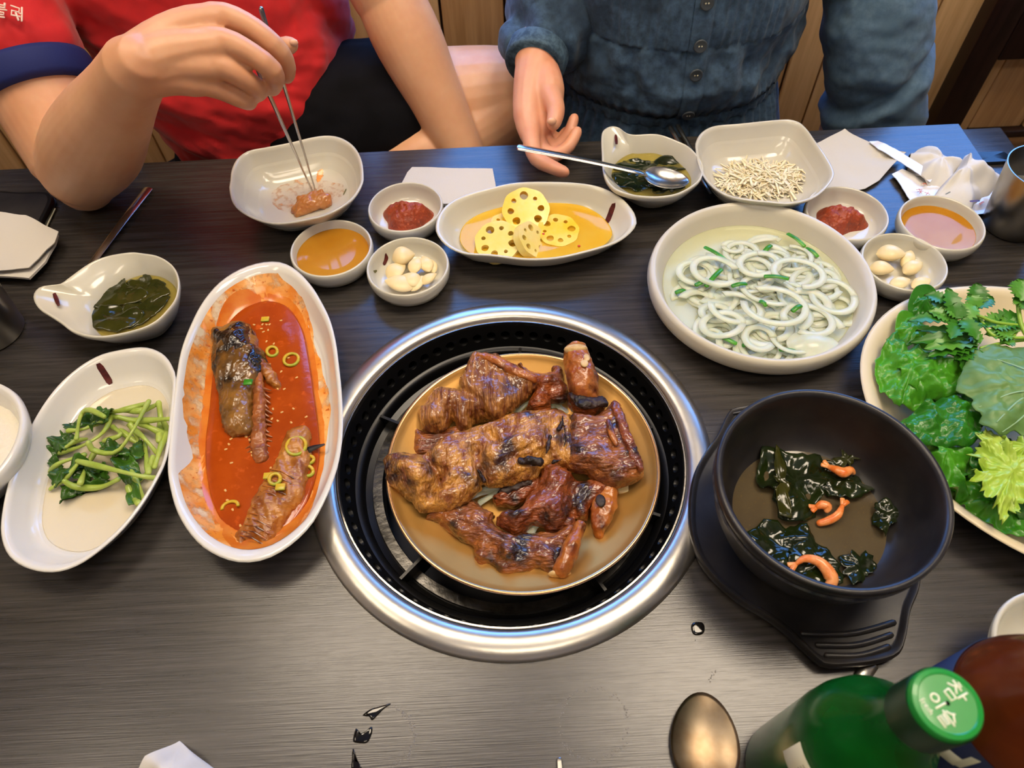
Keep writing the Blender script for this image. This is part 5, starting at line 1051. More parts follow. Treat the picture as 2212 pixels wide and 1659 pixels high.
strokes('cap_small_lettering', [[(x-4.4, y-7.4) for x, y in s] for s in FR], (SC[0], SC[1], .2159), A1, A2, .0013, .0004, 'cap_print', cp)
def ray_cyl(u, v, c, r):
    d = dirv(u, v); A = d[0]**2+d[1]**2; o = CAM[:2]-c; B = 2*(o@d[:2]); Cc = o@o-r*r; D = B*B-4*A*Cc
    if D < 0: return None
    t = (-B-math.sqrt(D))/(2*A); p = CAM+d*t; return math.atan2(p[1]-c[1], p[0]-c[0]), p[2]
def patch(name, c, r, a0, a1, z0, z1, m, parent, sl=0.):
    V = []; k = max(12, int((a1-a0)/.06))
    for z in (z0, z1):
        for rr in (r, r+.0003):
            for i in range(k+1): a = a0+(a1-a0)*i/k; V.append((c[0]+rr*math.cos(a), c[1]+rr*math.sin(a), z+sl*(i/k)))
    n = k+1; F = []
    for i in range(k): F += [(i, i+1, 2*n+i+1, 2*n+i), (n+i, 3*n+i, 3*n+i+1, n+i+1), (2*n+i, 2*n+i+1, 3*n+i+1, 3*n+i)]
    return build(name, V, F, m, parent, angle=None)
a, z = ray_cyl(1728, 1606, SC, .0329); a2, z2_ = ray_cyl(1662, 1634, SC, .0329)
lb = patch('paper_sticker', SC, .0329, a-.02, a+.62, z-.030, z+.001, 'label_paper', sj)
for k in range(5): patch('print_line', SC, .0333, a+.28, a+.50-.04*(k % 2), z-.006-.0042*k, z-.0052-.0042*k, 'label_grey', lb)
patch('front_label', SC, .0329, a+1.5, a+3.0, .030, .092, 'label_paper', sj)
BC2 = np.array(px(2216, 1532, .17)[:2]); BC2 = SC+(BC2-SC)/np.linalg.norm(BC2-SC)*.0695
br = empty('beer_bottle', (BC2[0], BC2[1], 0), 'brown glass bottle with a navy label beside the green bottle', 'bottle')
V, F = lathe_p(BC2, [(.001, .003), (.028, .001), (.033, .0), (.0355, .005), (.0355, .158), (.0348, .166), (.0325, .175), (.0288, .186), (.0240, .197), (.0185, .209), (.0150, .222), (.0138, .245), (.0140, .256), (.001, .256)]); build('bottle_glass', V, F, 'beer_glass', br, angle=None)
V, F = lathe_p(BC2, [(.0150, .250), (.0155, .252), (.0150, .258), (.0135, .2605), (.001, .2605)]); build('crown_cap', V, F, 'label_navy', br)
ab = math.atan2(SC[1]-BC2[1]+.02, SC[0]-BC2[0]-.01)
nl = patch('navy_label', BC2, .0358, -math.pi, math.pi, .040, .158, 'label_navy', br)
for a0_, a1_, z0, z1, sl_ in ((-170, -161, .114, .135, .006), (-163, -150, .124, .136, .006), (-152, -147, .130, .150, .004), (-143, -134, .124, .147, .004), (-172, -164, .088, .106, .004), (-158, -146, .092, .110, .004), (-192, -178, .098, .122, .004), (-140, -128, .092, .112, .004)):
    patch('label_lettering', BC2, .0361, math.radians(a0_), math.radians(a1_), z0, z1, 'label_paper', nl, sl_)

# ------------------------------------------------------------------ cutlery
def chopstick(P0, P1, r0, r1, label, m='steel', group=None, sq=.7):
    P0, P1 = np.array(P0), np.array(P1); P = [P0+(P1-P0)*t for t in np.linspace(0, 1, 8)]
    return tag(build('chopstick', *tube(P, list(np.linspace(r0, r1, 8)), 8, sq), m, angle=.5), label, 'chopstick', group)
tipA = drape(q1, 681, 410)+np.array([0, 0, .0018]); tipB = drape(q1, 675, 414)+np.array([0, 0, .0018])
topA = pd(557, -4, .625); kA = (topA-tipA)/np.linalg.norm(topA-tipA)
chopstick(tipA, tipA+kA*.215, .0013, .0034, 'steel chopstick held straight, its top showing above the hand')
gB = pd(581, 203, .668); kB = (gB-tipB)/np.linalg.norm(gB-tipB)
chopstick(tipB, tipB+kB*.215, .0013, .0034, 'steel chopstick under the fingers, slanting behind the hand')
p0, p1 = px(203, 562, .004), px(320, 407, .0035)
d = (p1-p0)/np.linalg.norm(p1-p0)
tag(build('spoon_handle', *tube([p0-d*.07, p0, (p0+p1)/2+np.array([0, 0, .0006]), p1], [.0042, .0045, .0050, .0058], 10, .28, up=(0, 0, 1)), 'steel', angle=.6), 'flat steel spoon handle lying on the table behind the corner soup bowl', 'spoon')
for k in (0, 1):
    a, b = px(1448+16*k, 276-3*k, .006), px(1535+14*k, 418, .004); chopstick(b, a, .0016, .0030, 'steel chopstick %s between soup bowl and radish dish' % ('nearer the soup bowl, lying' if k == 0 else 'nearer the radish dish, lying'), sq=.9)
def spoon(name, bc, ax, L, wd, dep, hand, label, sm='steel', tip_n=np.array([0, 0, 1.])):
    ax = np.array(ax)/np.linalg.norm(ax); sd = np.cross(tip_n, ax); sd /= np.linalg.norm(sd); up = np.cross(ax, sd); V = []; n = 40; rg = 12
    for off in (0, -.0009):
        for j in range(rg+1):
            f = j/rg
            for i in range(n):
                a = 2*math.pi*i/n; x = math.cos(a); e = wd/2*math.sin(a)*(1-.12*x); V.append(tuple(np.array(bc)+ax*(L/2)*f*x+sd*e*f+up*(-dep*(1-f**2.2)+off)))
    m = n*(rg+1); F = gridf(n, rg+1); F += [tuple(m+i for i in f)[::-1] for f in gridf(n, rg+1)]
    b = rg*n; F += [(b+i, b+m+i, b+m+(i+1) % n, b+(i+1) % n) for i in range(n)]
    r = empty(name, bc, label, 'spoon'); build('spoon_bowl', V, F, sm, r, angle=None)
    P = spl([np.array(bc)-ax*L*.47]+list(hand), 16, False); k = len(P); R = [.0030+.0022*(i/k)+(.0018*(1-i/3) if i < 3 else 0) for i in range(k)]
    build('handle', *tube(P, R, 10, .35, up=(0, 0, 1)), sm, r, angle=.6); return r
bc = px(1440, 383, .036); he = px(1120, 318, .062); spoon('soup_spoon', bc, bc-px(1385, 375, .040), .050, .034, .007, [px(1390, 375, .042), px(1360, 367, .047), px(1250, 343, .055), he], 'steel soup spoon held by the woman, its bowl over the soup')
bc = px(1523, 1597, .006); spoon('soup_spoon', bc, px(1519, 1530, .006)-px(1526, 1650, .006), .060, .0455, .005, [px(1530, 1680, .006), px(1534, 1740, .005), px(1540, 1850, .004)], 'brownish steel spoon lying face up next to the green bottle', 'steel_brown')
chopstick(px(1212, 1690, .003), px(1208, 1640, .003), .0022, .0018, 'pale tip of a steel chopstick at the near edge of the photo')
a, b = px(1882, 1432, .003), px(1840, 1500, .003); tag(build('spoon_handle', *tube([a, (a+b)/2, b], [.0055, .005, .0045], 10, .28, up=(0, 0, 1)), 'steel', angle=.6), 'steel spoon handle end sticking out under the trivet', 'spoon')

# ------------------------------------------------------------------ napkins, wipes, phone
def flat(name, pts, h, th, m, label, cat, o=0., amp=.0012, fr=30, n=60, group=None, hfun=None, parent=None):
    O = ol_sharp(pts, h, n); hf = hfun or (lambda x, y, s, a: h+amp*fb((x, y, o), fr, o, 2))
    r = build(name, *sheet(O, hf, th, 10), m, parent, angle=.8)
    return tag(r, label, cat, group) if label else r
def ol_sharp(pts, h, n):
    P = [px(u, v, h)[:2] for u, v in pts]; P.append(P[0]); P = np.array(P); d = np.r_[0, np.cumsum(np.linalg.norm(np.diff(P, axis=0), axis=1))]; s = np.linspace(0, d[-1], n, endpoint=False)
    s = np.array(sorted(set(list(s)+[]))); 
    for q in d[:-1]: s[np.argmin(abs(s-q))] = q
    return np.stack([np.interp(s, d, P[:, j]) for j in (0, 1)], 1)
nl_ = flat('paper_napkin', [(-60, 455), (0, 457), (55, 464), (72, 472), (96, 486), (126, 500), (118, 525), (100, 540), (82, 560), (62, 578), (0, 584), (-60, 584)], .019, .0010, 'tissue', 'folded white napkin resting on the phone at the table corner', 'napkin', 1., .0014)
flat('napkin_layer', [(-60, 470), (60, 470), (124, 505), (118, 528), (98, 565), (62, 600), (0, 596), (-60, 596)], .013, .0025, 'tissue', None, None, 2., .001, parent=nl_)
ph = empty('phone', px(40, 450), 'black phone in a case under the folded napkin', 'phone')
Op = ellip(px(30, 452, .006)[:2], .052, .026, -.05, 60, 6); Op = ol([(-60, 424), (60, 420), (100, 419), (115, 425), (117, 440), (100, 475), (86, 500), (40, 520), (-60, 520)], .006, 60)
V, F = loft(Op, [(.97, .001), (1., .003), (1., .008), (.97, .0098), (.02, .0098)], None, 0, True, True); build('phone_body', V, F, 'phone_black', ph, angle=.8)
V, F = loft(Op, [(.90, .0097), (.895, .0100), (.02, .0100)], None, 0, True); build('phone_screen', V, F, 'stone', ph, angle=.8)
flat('paper_strip', [(90, 495), (113, 449), (120, 450), (100, 492)], .003, .001, 'card_white', 'pale paper strip sticking out from under the napkin', 'paper', 1., .0002)
flat('paper_napkin', [(868, 395), (880, 372), (890, 361), (980, 362), (1064, 364), (1070, 395), (1075, 430), (960, 440), (860, 425)], .006, .003, 'tissue', 'folded white napkin tucked behind the lotus root dish', 'napkin', 5., .001)
def hn(x, y, s, a): return .004+.0025*fb((x, y, 3), 25, 3, 2)+.006*s**4*(math.sin(2*a+1)*.5+.5)
flat('paper_napkin', [(1700, 380), (1765, 308), (1827, 273), (1850, 290), (1885, 312), (1920, 330), (1955, 334), (1925, 362), (1900, 388), (1870, 405), (1800, 420)], .006, .0010, 'tissue', 'open white napkin with raised corners behind the radish dish', 'napkin', 6., hfun=hn)
def hw(x, y, s, a): return .006+.022*(1-s**2)*(.6+.6*abs(fb((x, y, 1), 28, 4, 3)))+.006*s*math.sin(5*a)
flat('wet_wipe', [(1965, 345), (1972, 318), (1990, 310), (2020, 317), (2060, 330), (2080, 345), (2070, 375), (2040, 400), (2015, 395), (1990, 378)], .012, .0012, 'tissue_soft', 'rolled white wet wipe lying behind the crumpled one', 'wipe', 7., hfun=hw, n=64)
def hw2(x, y, s, a): return .008+.030*(1-s**2)*(.55+.7*abs(fb((x, y, 1), 24, 9, 3)))+.005*s*math.sin(4*a+1)
flat('wet_wipe', [(2020, 420), (2040, 390), (2070, 360), (2085, 335), (2100, 322), (2108, 338), (2130, 352), (2160, 375), (2163, 385), (2145, 410), (2110, 430), (2100, 450), (2040, 455), (2010, 445)], .014, .0012, 'tissue_soft', 'crumpled white wet wipe spread on its torn wrapper', 'wipe', 8., hfun=hw2, n=72)
def hst(x, y, s, a): return .010+.004*math.sin(14*x)+.002*fb((x, y, 0), 40, 2, 2)
flat('wrapper_strip', [(1881, 297), (1900, 297), (1935, 315), (1965, 335), (2000, 360), (2018, 380), (2012, 388), (1980, 368), (1950, 345), (1900, 315)], .014, .0006, 'wrapper', 'thin twisted strip of clear wrapper trailing to the open napkin', 'wrapper', 2., hfun=hst)
wr = flat('wrapper', [(1927, 375), (1950, 363), (1965, 372), (2010, 384), (2030, 395), (2060, 420), (2140, 408), (2163, 404), (2150, 430), (2140, 460), (2115, 462), (2050, 470), (1965, 432), (1950, 405), (1935, 385)], .005, .0008, 'wrapper', 'torn glossy white wet wipe wrapper with orange print', 'wrapper', 3., hfun=lambda x, y, s, a: .004+.003*abs(fb((x, y, 0), 45, 5, 3)))
for (u, v, S) in ((1988, 414, [[(-3, 3), (3, 3)], [(0, 4), (0, -3)], [(-3, 0), (3, 0)], [(-2, -3), (2, 2)]]), (1996, 398, [[(-3, 0), (3, 1)], [(0, 2), (-1, -2)], [(1, 2), (2, -2)]]), (2003, 418, [[(-2, 2), (2, -2)], [(-2, -2), (2, 2)]]), (2121, 440, [[(-3, -2), (3, 2)], [(-3, -1), (3, 3)], [(-3, 0), (2, 3)]])):
    p = px(u, v, .0085); strokes('wrapper_print', S, (p[0], p[1], .0088), np.array([1., 0, 0]), np.array([0, 1., 0]), .0011, .0007, 'print_orange', wr, .0003)
def hw3(x, y, s, a): return .004+.030*(1-s)**1.0*(.9+.5*fb((x, y, 1), 30, 2, 2))+.004*s*math.sin(5*a)
flat('paper_napkin', [(290, 1659), (310, 1632), (375, 1595), (420, 1630), (470, 1672), (490, 1740), (380, 1790), (270, 1740)], .010, .0012, 'tissue_soft', 'crumpled white napkin peak at the near edge of the table', 'napkin', 9., hfun=hw3, n=64)
# ------------------------------------------------------------------ water on the table
mat('wet_mark', '0e0c0b', .06, spec=.6)
def drop(pts, hh, label):
    O = ol(pts, .0005, 40); V, F = loft(O, [(1., .0001), (.96, hh*.6), (.85, hh*.92), (.6, hh), (.02, hh)], None, 0, True); tag(build('water_drop', V, F, 'wet_mark', angle=None), label, 'water')
drop([(1493, 1352), (1500, 1344), (1515, 1344), (1522, 1352), (1521, 1366), (1510, 1372), (1497, 1369)], .0016, 'square water drop on the table between grill and trivet')
drop([(783, 1545), (800, 1532), (820, 1526), (845, 1519), (830, 1530), (815, 1545), (803, 1556), (797, 1548)], .0014, 'torn water splash, topmost of the row on the bare table')
drop([(769, 1572), (772, 1585), (790, 1580), (803, 1569), (803, 1585), (793, 1604), (775, 1605), (762, 1600)], .0014, 'cup shaped water splash in the middle of the row')
drop([(761, 1620), (764, 1617), (766, 1632), (764, 1648), (772, 1650), (782, 1662), (760, 1662), (760, 1640)], .0012, 'thin water splash, nearest of the row to the photo edge')
for (u, v, r) in ((728, 504, .002), (1502, 1383, .001), (1499, 1258, .0012)): drop([(u+r*900*math.cos(t), v+r*700*math.sin(t)) for t in np.linspace(0, 5.5, 8)], .0008, {728: 'tiny water drop between the sauce dishes', 1502: 'tiny drop just below the square water drop', 1499: 'tiny drop beside the steel grill rim'}[u])
# dried glass rings: fine chalky dots, nobody could count them
P = []
for (u, v, rx, ry, a0, a1, nn) in ((832, 1590, 62, 66, -1.2, 1.3, 90), (1282, 1565, 75, 78, .0, 6.28, 110), (1545, 1500, 14, 50, 1.2, 5, 24)):
    for i in range(nn):
        t = R0.uniform(a0, a1); p = px(u+rx*math.cos(t)+R0.gauss(0, 3), v+ry*math.sin(t)+R0.gauss(0, 3), .0003); s = R0.uniform(.0002, .0005)
        P.append(([(p[0]-s, p[1]-s, .0001), (p[0]+s, p[1]-s, .0001), (p[0]+s, p[1]+s, .0001), (p[0]-s, p[1]+s, .0001), (p[0], p[1], .0003)], [(0, 1, 4), (1, 2, 4), (2, 3, 4), (3, 0, 4)]))
mat('chalk', '77746e', .8)
tag(build('dried_ring_marks', *merge(*P), 'chalk', smooth=False), 'faint dried glass ring marks on the bare near side of the table', 'stain', None, 'stuff')
# ------------------------------------------------------------------ people
def limb(pts, n=32): return tube([p for p, r in pts], [r for p, r in pts], n)
def slimb(pts, k=12, n=30):
    A = spl([np.r_[p, r] for p, r in pts], k, False); return tube([a[:3] for a in A], [a[3] for a in A], n)
def head_parts(c, s=1.):
    """skull, jaw, nose, ears, lips area; face looks towards -y and slightly down"""
    c = np.array(c); L = [ball(c+np.array([0, .005, .02])*s, np.array([.074, .092, .095])*s), ball(c+np.array([0, -.028, -.055])*s, np.array([.052, .058, .058])*s), ball(c+np.array([0, -.045, -.088])*s, np.array([.024, .026, .020])*s)]
    L.append(tube([c+np.array([0, -.088, .010])*s, c+np.array([0, -.105, -.028])*s], [.007*s, .013*s], 10)); L += [ball(c+np.array([sg*.013, -.094, -.032])*s, .009*s) for sg in (-1, 1)]
    L += [ball(c+np.array([sg*.076, .008, -.012])*s, np.array([.010, .020, .032])*s) for sg in (-1, 1)]
    L += [ball(c+np.array([sg*.034, -.078, .022])*s, np.array([.022, .012, .008])*s) for sg in (-1, 1)]
    L.append(tube([c+np.array([-.022, -.084, -.062])*s, c+np.array([0, -.092, -.060])*s, c+np.array([.022, -.084, -.062])*s], .008*s, 10))
    return L
def face(root, c, hair_long, s=1.):
    c = np.array(c)
    for sg in (-1, 1): build('eye', *ball(c+np.array([sg*.032, -.080, .004])*s, np.array([.013, .007, .006])*s), 'eye', root)
    for sg in (-1, 1): build('eyebrow', *tube([c+np.array([sg*.018, -.092, .024])*s, c+np.array([sg*.048, -.082, .026])*s], .0035*s, 8), 'hair', root)
    build('lips', *tube([c+np.array([-.020, -.090, -.062])*s, c+np.array([0, -.099, -.061])*s, c+np.array([.020, -.090, -.062])*s], [.003*s, .006*s, .003*s], 8), 'lip', root)
    H = [ball(c+np.array([0, .014, .036])*s, np.array([.082, .098, .092])*s)]
    H += [ball(c+np.array([0, -.050, .080])*s, np.array([.062, .040, .030])*s)]
    if hair_long: H += [tube([c+np.array([sg*.066, .02, .02])*s, c+np.array([sg*.078, .03, -.08])*s, c+np.array([sg*.075, .04, -.19])*s], [.030*s, .030*s, .020*s], 12) for sg in (-1, 1)]+[tube([c+np.array([0, .08, .0])*s, c+np.array([0, .08, -.18])*s], [.055*s, .05*s], 14)]
    V, F = fuse(H, .005, 3, lambda p, n: .002*fb(p, 60, 2, 2)); build('hair', V, F, 'hair', root, angle=None)
# ---- the man
E_ = np.array([-.468, .668, .050]); Wr = pd(296, 142, .602); SHR = np.array([-.575, .885, .285])
def hand_fingers(W_, chains, palm):
    L = []
    for ch in chains:
        L.append(slimb([(pd(u, v, d), r*.965) for u, v, d, r in ch], 14, 14))
    for a in palm: L.append(slimb([(pd(u, v, d), r) for u, v, d, r in a], 8, 14))
    return L
fingers = [[(400, 60, .612, .013), (470, 34, .613, .0122), (540, 58, .618, .0105), (597, 104, .628, .0098), (619, 138, .645, .0086), (620, 163, .656, .0078)],
           [(400, 95, .610, .013), (480, 90, .606, .0122), (545, 118, .612, .0102), (588, 152, .622, .0098), (594, 175, .640, .0086), (588, 191, .655, .0078)],
           [(390, 125, .612, .013), (465, 138, .610, .0118), (515, 163, .618, .0098), (548, 184, .630, .0092), (560, 198, .645, .008), (554, 205, .660, .0072)],
           [(370, 150, .616, .012), (435, 178, .618, .0108), (480, 196, .626, .0088), (515, 213, .634, .0080), (535, 222, .645, .0070), (541, 222, .655, .0064)],
           [(330, 105, .625, .016), (400, 110, .655, .015), (480, 112, .672, .0125), (560, 112, .674, .0105), (625, 98, .668, .0088)]]
palm = [[(300, 128, .604, .021), (350, 85, .610, .018), (410, 55, .612, .016), (475, 40, .614, .013)], [(300, 142, .602, .022), (380, 115, .606, .019), (475, 98, .607, .0135)], [(300, 155, .604, .021), (380, 140, .610, .018), (460, 145, .611, .013)], [(302, 168, .608, .019), (370, 165, .614, .016), (430, 180, .619, .012)], [(340, 120, .622, .022), (420, 110, .632, .020), (470, 100, .632, .014)]]
hR = hand_fingers(Wr, fingers, palm)
fm = (E_+Wr)/2+np.array([-.004, -.006, -.004])
armR = [slimb([(SHR, .062), (SHR+(E_-SHR)*.35, .057), (SHR+(E_-SHR)*.72, .051), (E_+np.array([-.002, .006, .006]), .045)]), ball(E_+np.array([-.002, .0, -.018]), (.032, .034, .030)),
        slimb([(E_+np.array([.0, .0, .0]), .043), (E_+(Wr-E_)*.22+np.array([.006, .0, .004]), .048), (E_+(Wr-E_)*.5, .042), (E_+(Wr-E_)*.8, .031), (Wr, .0265)])]
EL = pd(838, -8, .87); WL = pd(1003, 342, .945); SHL = np.array([-.215, .965, .30])
armL = [slimb([(SHL, .055), ((SHL+EL)/2, .048), (EL, .043)]), slimb([(EL, .041), (EL+(WL-EL)*.25, .0435), (EL+(WL-EL)*.6, .036), (WL, .029)]), slimb([(WL, .029), (WL+(WL-EL)*.12, .026), (WL+(WL-EL)*.30+np.array([0, 0, -.01]), .030)], 8)]
q = WL+(WL-EL)*.30+np.array([0, 0, -.01]); dd = (WL-EL)/np.linalg.norm(WL-EL)
for k in range(4): armL.append(slimb([(q+np.array([-.026+.017*k, 0, 0]), .010), (q+np.array([-.028+.018*k, -.010, -.03])+dd*.03, .009), (q+np.array([-.028+.018*k, .005, -.05])+dd*.04, .0075)], 8, 10))
armL.append(slimb([(q+np.array([-.03, -.01, .02]), .012), (q+np.array([-.045, -.02, -.01]), .010), (q+np.array([-.04, -.025, -.035]), .008)], 8, 10))
hipL, kneeL = pd(640, 280, 1.0), pd(1112, 205, .985); ankL = pd(865, 372, .955)
legs = [slimb([(hipL, .085), (hipL+(kneeL-hipL)*.5, .080), (hipL+(kneeL-hipL)*.85, .070), (kneeL, .062)]), slimb([(kneeL, .060), (kneeL+(ankL-kneeL)*.35+np.array([0, 0, -.01]), .056), (kneeL+(ankL-kneeL)*.8, .042), (ankL, .034)]), slimb([(ankL, .034), (ankL+np.array([-.05, -.05, -.03]), .034), (ankL+np.array([-.11, -.07, -.05]), .026)])]
hipR = np.array([-.42, .95, -.22]); kneeR = np.array([-.66, .80, -.26]); ankR = np.array([-.40, .70, -.315])
legs += [slimb([(hipR, .085), ((hipR+kneeR)/2, .078), (kneeR, .062)]), slimb([(kneeR, .060), ((kneeR+ankR)/2, .050), (ankR, .036)]), slimb([(ankR, .036), (ankR+np.array([.10, .02, -.005]), .030)])]
HC = np.array([-.42, .90, .555])
torso = [slimb([(np.array([-.36, .97, -.22]), .12), (np.array([-.37, .97, -.02]), .115), (np.array([-.40, .96, .18]), .125), (np.array([-.40, .95, .30]), .11)]), slimb([(SHR+np.array([.02, .01, -.01]), .055), (np.array([-.40, .95, .325]), .07), (SHL, .052)]), slimb([(np.array([-.405, .945, .34]), .055), (np.array([-.41, .925, .43]), .052), (HC+np.array([0, .02, -.04]), .055)])]
V, F = fuse(hR+armR+armL+legs+torso+head_parts(HC), .0019, 3, None)
man = build('person', V, F, 'skin', angle=None); tag(man, 'person in a red short-sleeved shirt and black shorts holding chopsticks', 'person')
face(man, HC, False)
for u, v, d, ax in ((634, 92, .6625, 0),):
    build('fingernail', *ball(pd(u, v, d), (.0044, .0034, .0034), 12, 8), 'nail', man)
# shirt: torso and two short sleeves
def tsec(pts, n=56):           # elliptical sections (centre, half width, half depth)
    V = []
    for c, a, b in pts:
        for i in range(n): t = 2*math.pi*i/n; V.append((c[0]+a*math.copysign(abs(math.cos(t))**.85, math.cos(t)), c[1]+b*math.sin(t), c[2]))
    F = gridf(n, len(pts)); F.append(tuple(range(n))[::-1]); F.append(tuple(range((len(pts)-1)*n, len(pts)*n))); return V, F
sec = [((-.330, .925, -.100), .130, .130), ((-.332, .920, -.065), .134, .136), ((-.338, .918, -.02), .138, .138), ((-.350, .92, .04), .146, .138), ((-.372, .925, .10), .154, .134), ((-.395, .93, .17), .162, .132), ((-.40, .94, .25), .172, .128), ((-.40, .95, .32), .18, .11), ((-.405, .95, .37), .12, .085), ((-.41, .94, .40), .07, .06)]
slR = SHR+(E_-SHR)*.64; slL = SHL+(EL-SHL)*.45
sleeves = [slimb([(SHR+np.array([.04, .02, .02]), .075), (SHR, .073), (SHR+(E_-SHR)*.25, .069), (SHR+(E_-SHR)*.45, .064), (slR, .0605)]), slimb([(SHL+np.array([-.04, 0, .02]), .068), (SHL, .064), (slL, .06)]),
           slimb([(np.array([-.255, .93, .12]), .05), (np.array([-.235, .95, .06]), .045), (np.array([-.225, .955, .0]), .03)], 8)]
def shirt_folds(p, n):
    z = p[2]; w = max(0, min(1, (.10-z)/.12))
    return (.0065 if z < .12 else .0035)*fb((p[0]*1.1, p[1]*1.1, z*2.6+p[0]*1.2), 11, 5, 3)+w*.008*math.sin(95*z+26*p[0]+5*nz(p, 8, 2))*max(0, nz(p, 9, 4)+.45)+.0012*fb(p, 60, 1, 2)
V, F = fuse([tsec(sec)]+sleeves, .0042, 6, shirt_folds); shirt = build('shirt', V, F, 'red_knit', man, angle=None); shirt['label'] = 'bright red knit shirt'
du = (E_-SHR)/np.linalg.norm(E_-SHR)
V, F = tube([slR+du*.010, slR+du*.016, slR+du*.034, slR+du*.039], [.0615, .0630, .0610, .0575], 40, cap=False); cf = build('sleeve_cuff', V, F, 'blue_cuff', shirt, angle=None); cf['label'] = 'navy blue sleeve cuff'
# white brush lettering on the sleeve, partly outside the frame
tx = pd(22, 32, .795); e_r = RR*.9+FW*.1; e_u = UU; nrm = -FW
def on_sleeve(x, y):
    p = pd(22+x, 30+y, .70); t = np.dot(p-SHR, du); c = SHR+du*t; d = p-c; d = d/np.linalg.norm(d); return c+d*.0725
SLT = [[(2, -14), (20, -13), (19, -4), (4, -4), (3, 6), (21, 5)], [(12, -1), (18, 14)], [(26, -17), (25, 14)], [(19, -2), (25, -2)], [(-24, -16), (-23, -6), (-10, -6), (-10, -16)], [(-24, -11), (-10, -11)], [(-28, -1), (-6, -2)], [(-22, 4), (-11, 4), (-11, 9), (-22, 9), (-22, 14), (-10, 14)]]
parts = []
for s in SLT:
    P = [on_sleeve(x, y) for x, y in s]
    parts.append(tube(P, .0011, 6, .6))
build('sleeve_lettering', *merge(*parts), 'print_cream', shirt, angle=None)
th = (kneeL-hipL)
V, F = fuse([slimb([(hipL+np.array([-.06, .02, .0]), .105), (hipL, .104), (hipL+th*.25, .100), (hipL+th*.46, .094), (hipL+th*.535, .090)]), slimb([(np.array([-.40, .93, -.20]), .115), (hipL, .10)]), slimb([(hipR+np.array([.05, 0, .02]), .105), (hipR, .10), ((hipR+kneeR)/2, .094)]), ball((-.36, .96, -.16), (.15, .13, .12)), slimb([(np.array([-.43, .84, -.13]), .06), (np.array([-.33, .83, -.11]), .062), (np.array([-.24, .86, -.08]), .06)])], .0045, 5, lambda p, n: .004*fb((p[0], p[1]*1.5, p[2]), 14, 3, 2)); build('shorts', V, F, 'black_cloth', man, angle=None)

# ---- the woman
XC, YC = .232, .930
WSEC = [(-.33, .23, .21), (-.20, .20, .19), (-.10, .178, .172), (-.05, .164, .160), (-.022, .154, .150), (-.010, .1505, .146), (.0, .152, .148), (.012, .160, .157), (.04, .166, .161), (.075, .166, .156), (.092, .164, .152), (.11, .166, .152), (.16, .170, .146), (.24, .172, .130), (.31, .17, .11), (.36, .11, .08), (.39, .06, .055)]
zs = [s[0] for s in WSEC]
def dress(t, z, off=0.):
    a = np.interp(z, zs, [s[1] for s in WSEC])+off; b = np.interp(z, zs, [s[2] for s in WSEC])+off
    f = t+math.pi/2            # angle from the front (front is -y)
    f = (f+math.pi) % (2*math.pi)-math.pi
    d = 0.
    if z < -.008: g = math.exp(-((z+.03)/.05)**2); d += .0030*g*math.sin(52*f+3*math.sin(7*f))+.006*min(1, (-z)/.1)*math.sin(13*f+1)
    elif z < .09:
        g = math.exp(-((z-.004)/.014)**2); d += .0018*g*math.sin(70*f+2*math.sin(9*f))
        m = math.sin(math.pi*min(1, max(0, z/.09))); d += m*(.017*fb((f*.9, z*5.5, 1.), 2.4, 8, 3)+.006*math.sin(3.2*f+26*z+.7))
        g2 = math.exp(-((z-.085)/.02)**2); d += .0022*g2*math.sin(30*f)
        d -= .010*math.exp(-((f-.42-.6*(z-.05))/.05)**2)*m*.6; d += .008*math.exp(-((f-.55-.8*(z-.05))/.09)**2)*m*.7; d -= .008*math.exp(-((f+.42+1.2*(z-.05))/.06)**2)*m*.6
    else:
        if .14 < abs(f) < .62: d += .0019*max(-.4, math.sin(abs(f)*95))
        d += .006*fb((f, z*4, 2.), 2.6, 3, 3)
    d -= .0016*math.exp(-((z-.0885)/.0022)**2)
    if abs(abs(f)-.075) < .012 and z > -.1: d -= .0012
    return XC+(a+d)*math.cos(t), YC+(b+d)*math.sin(t), z
V = []; nt, nz_ = 420, 150; zz = np.concatenate([np.linspace(-.33, -.05, 22), np.linspace(-.048, .14, nz_-42), np.linspace(.15, .39, 20)])
for z in zz:
    for i in range(nt): V.append(dress(2*math.pi*i/nt, z))
F = gridf(nt, len(zz)); F.append(tuple(range(nt))[::-1]); F.append(tuple(range((len(zz)-1)*nt, len(zz)*nt)))
WW = pd(1158, 140, .838); EW = pd(1228, -90, .93); SW = np.array([.10, .95, .30])
fw = [[(1150, 215, .828, .0125), (1146, 290, .812, .0108), (1158, 340, .803, .0096), (1190, 360, .797, .0085), (1218, 372, .793, .0072)],
      [(1160, 215, .836, .0125), (1160, 295, .826, .0104), (1188, 335, .820, .0094), (1226, 318, .818, .0082), (1246, 285, .818, .0068)],
      [(1170, 215, .842, .012), (1172, 285, .838, .0100), (1196, 318, .832, .0088), (1226, 292, .830, .0076), (1240, 256, .830, .0064)],
      [(1178, 210, .846, .011), (1184, 280, .848, .0090), (1206, 305, .844, .0078), (1222, 285, .842, .0066)],
      [(1165, 165, .832, .015), (1188, 205, .818, .0138), (1201, 238, .806, .0108), (1196, 266, .800, .0090)]]
pw = [[(1156, 140, .838, .024), (1145, 190, .830, .020), (1138, 250, .822, .016), (1146, 295, .814, .012)], [(1160, 142, .840, .024), (1162, 200, .836, .021), (1162, 280, .828, .014)], [(1166, 145, .842, .022), (1178, 200, .842, .020), (1178, 270, .840, .013)], [(1170, 150, .838, .020), (1185, 195, .826, .019), (1180, 240, .828, .016)]]
hw_ = hand_fingers(WW, fw, pw)
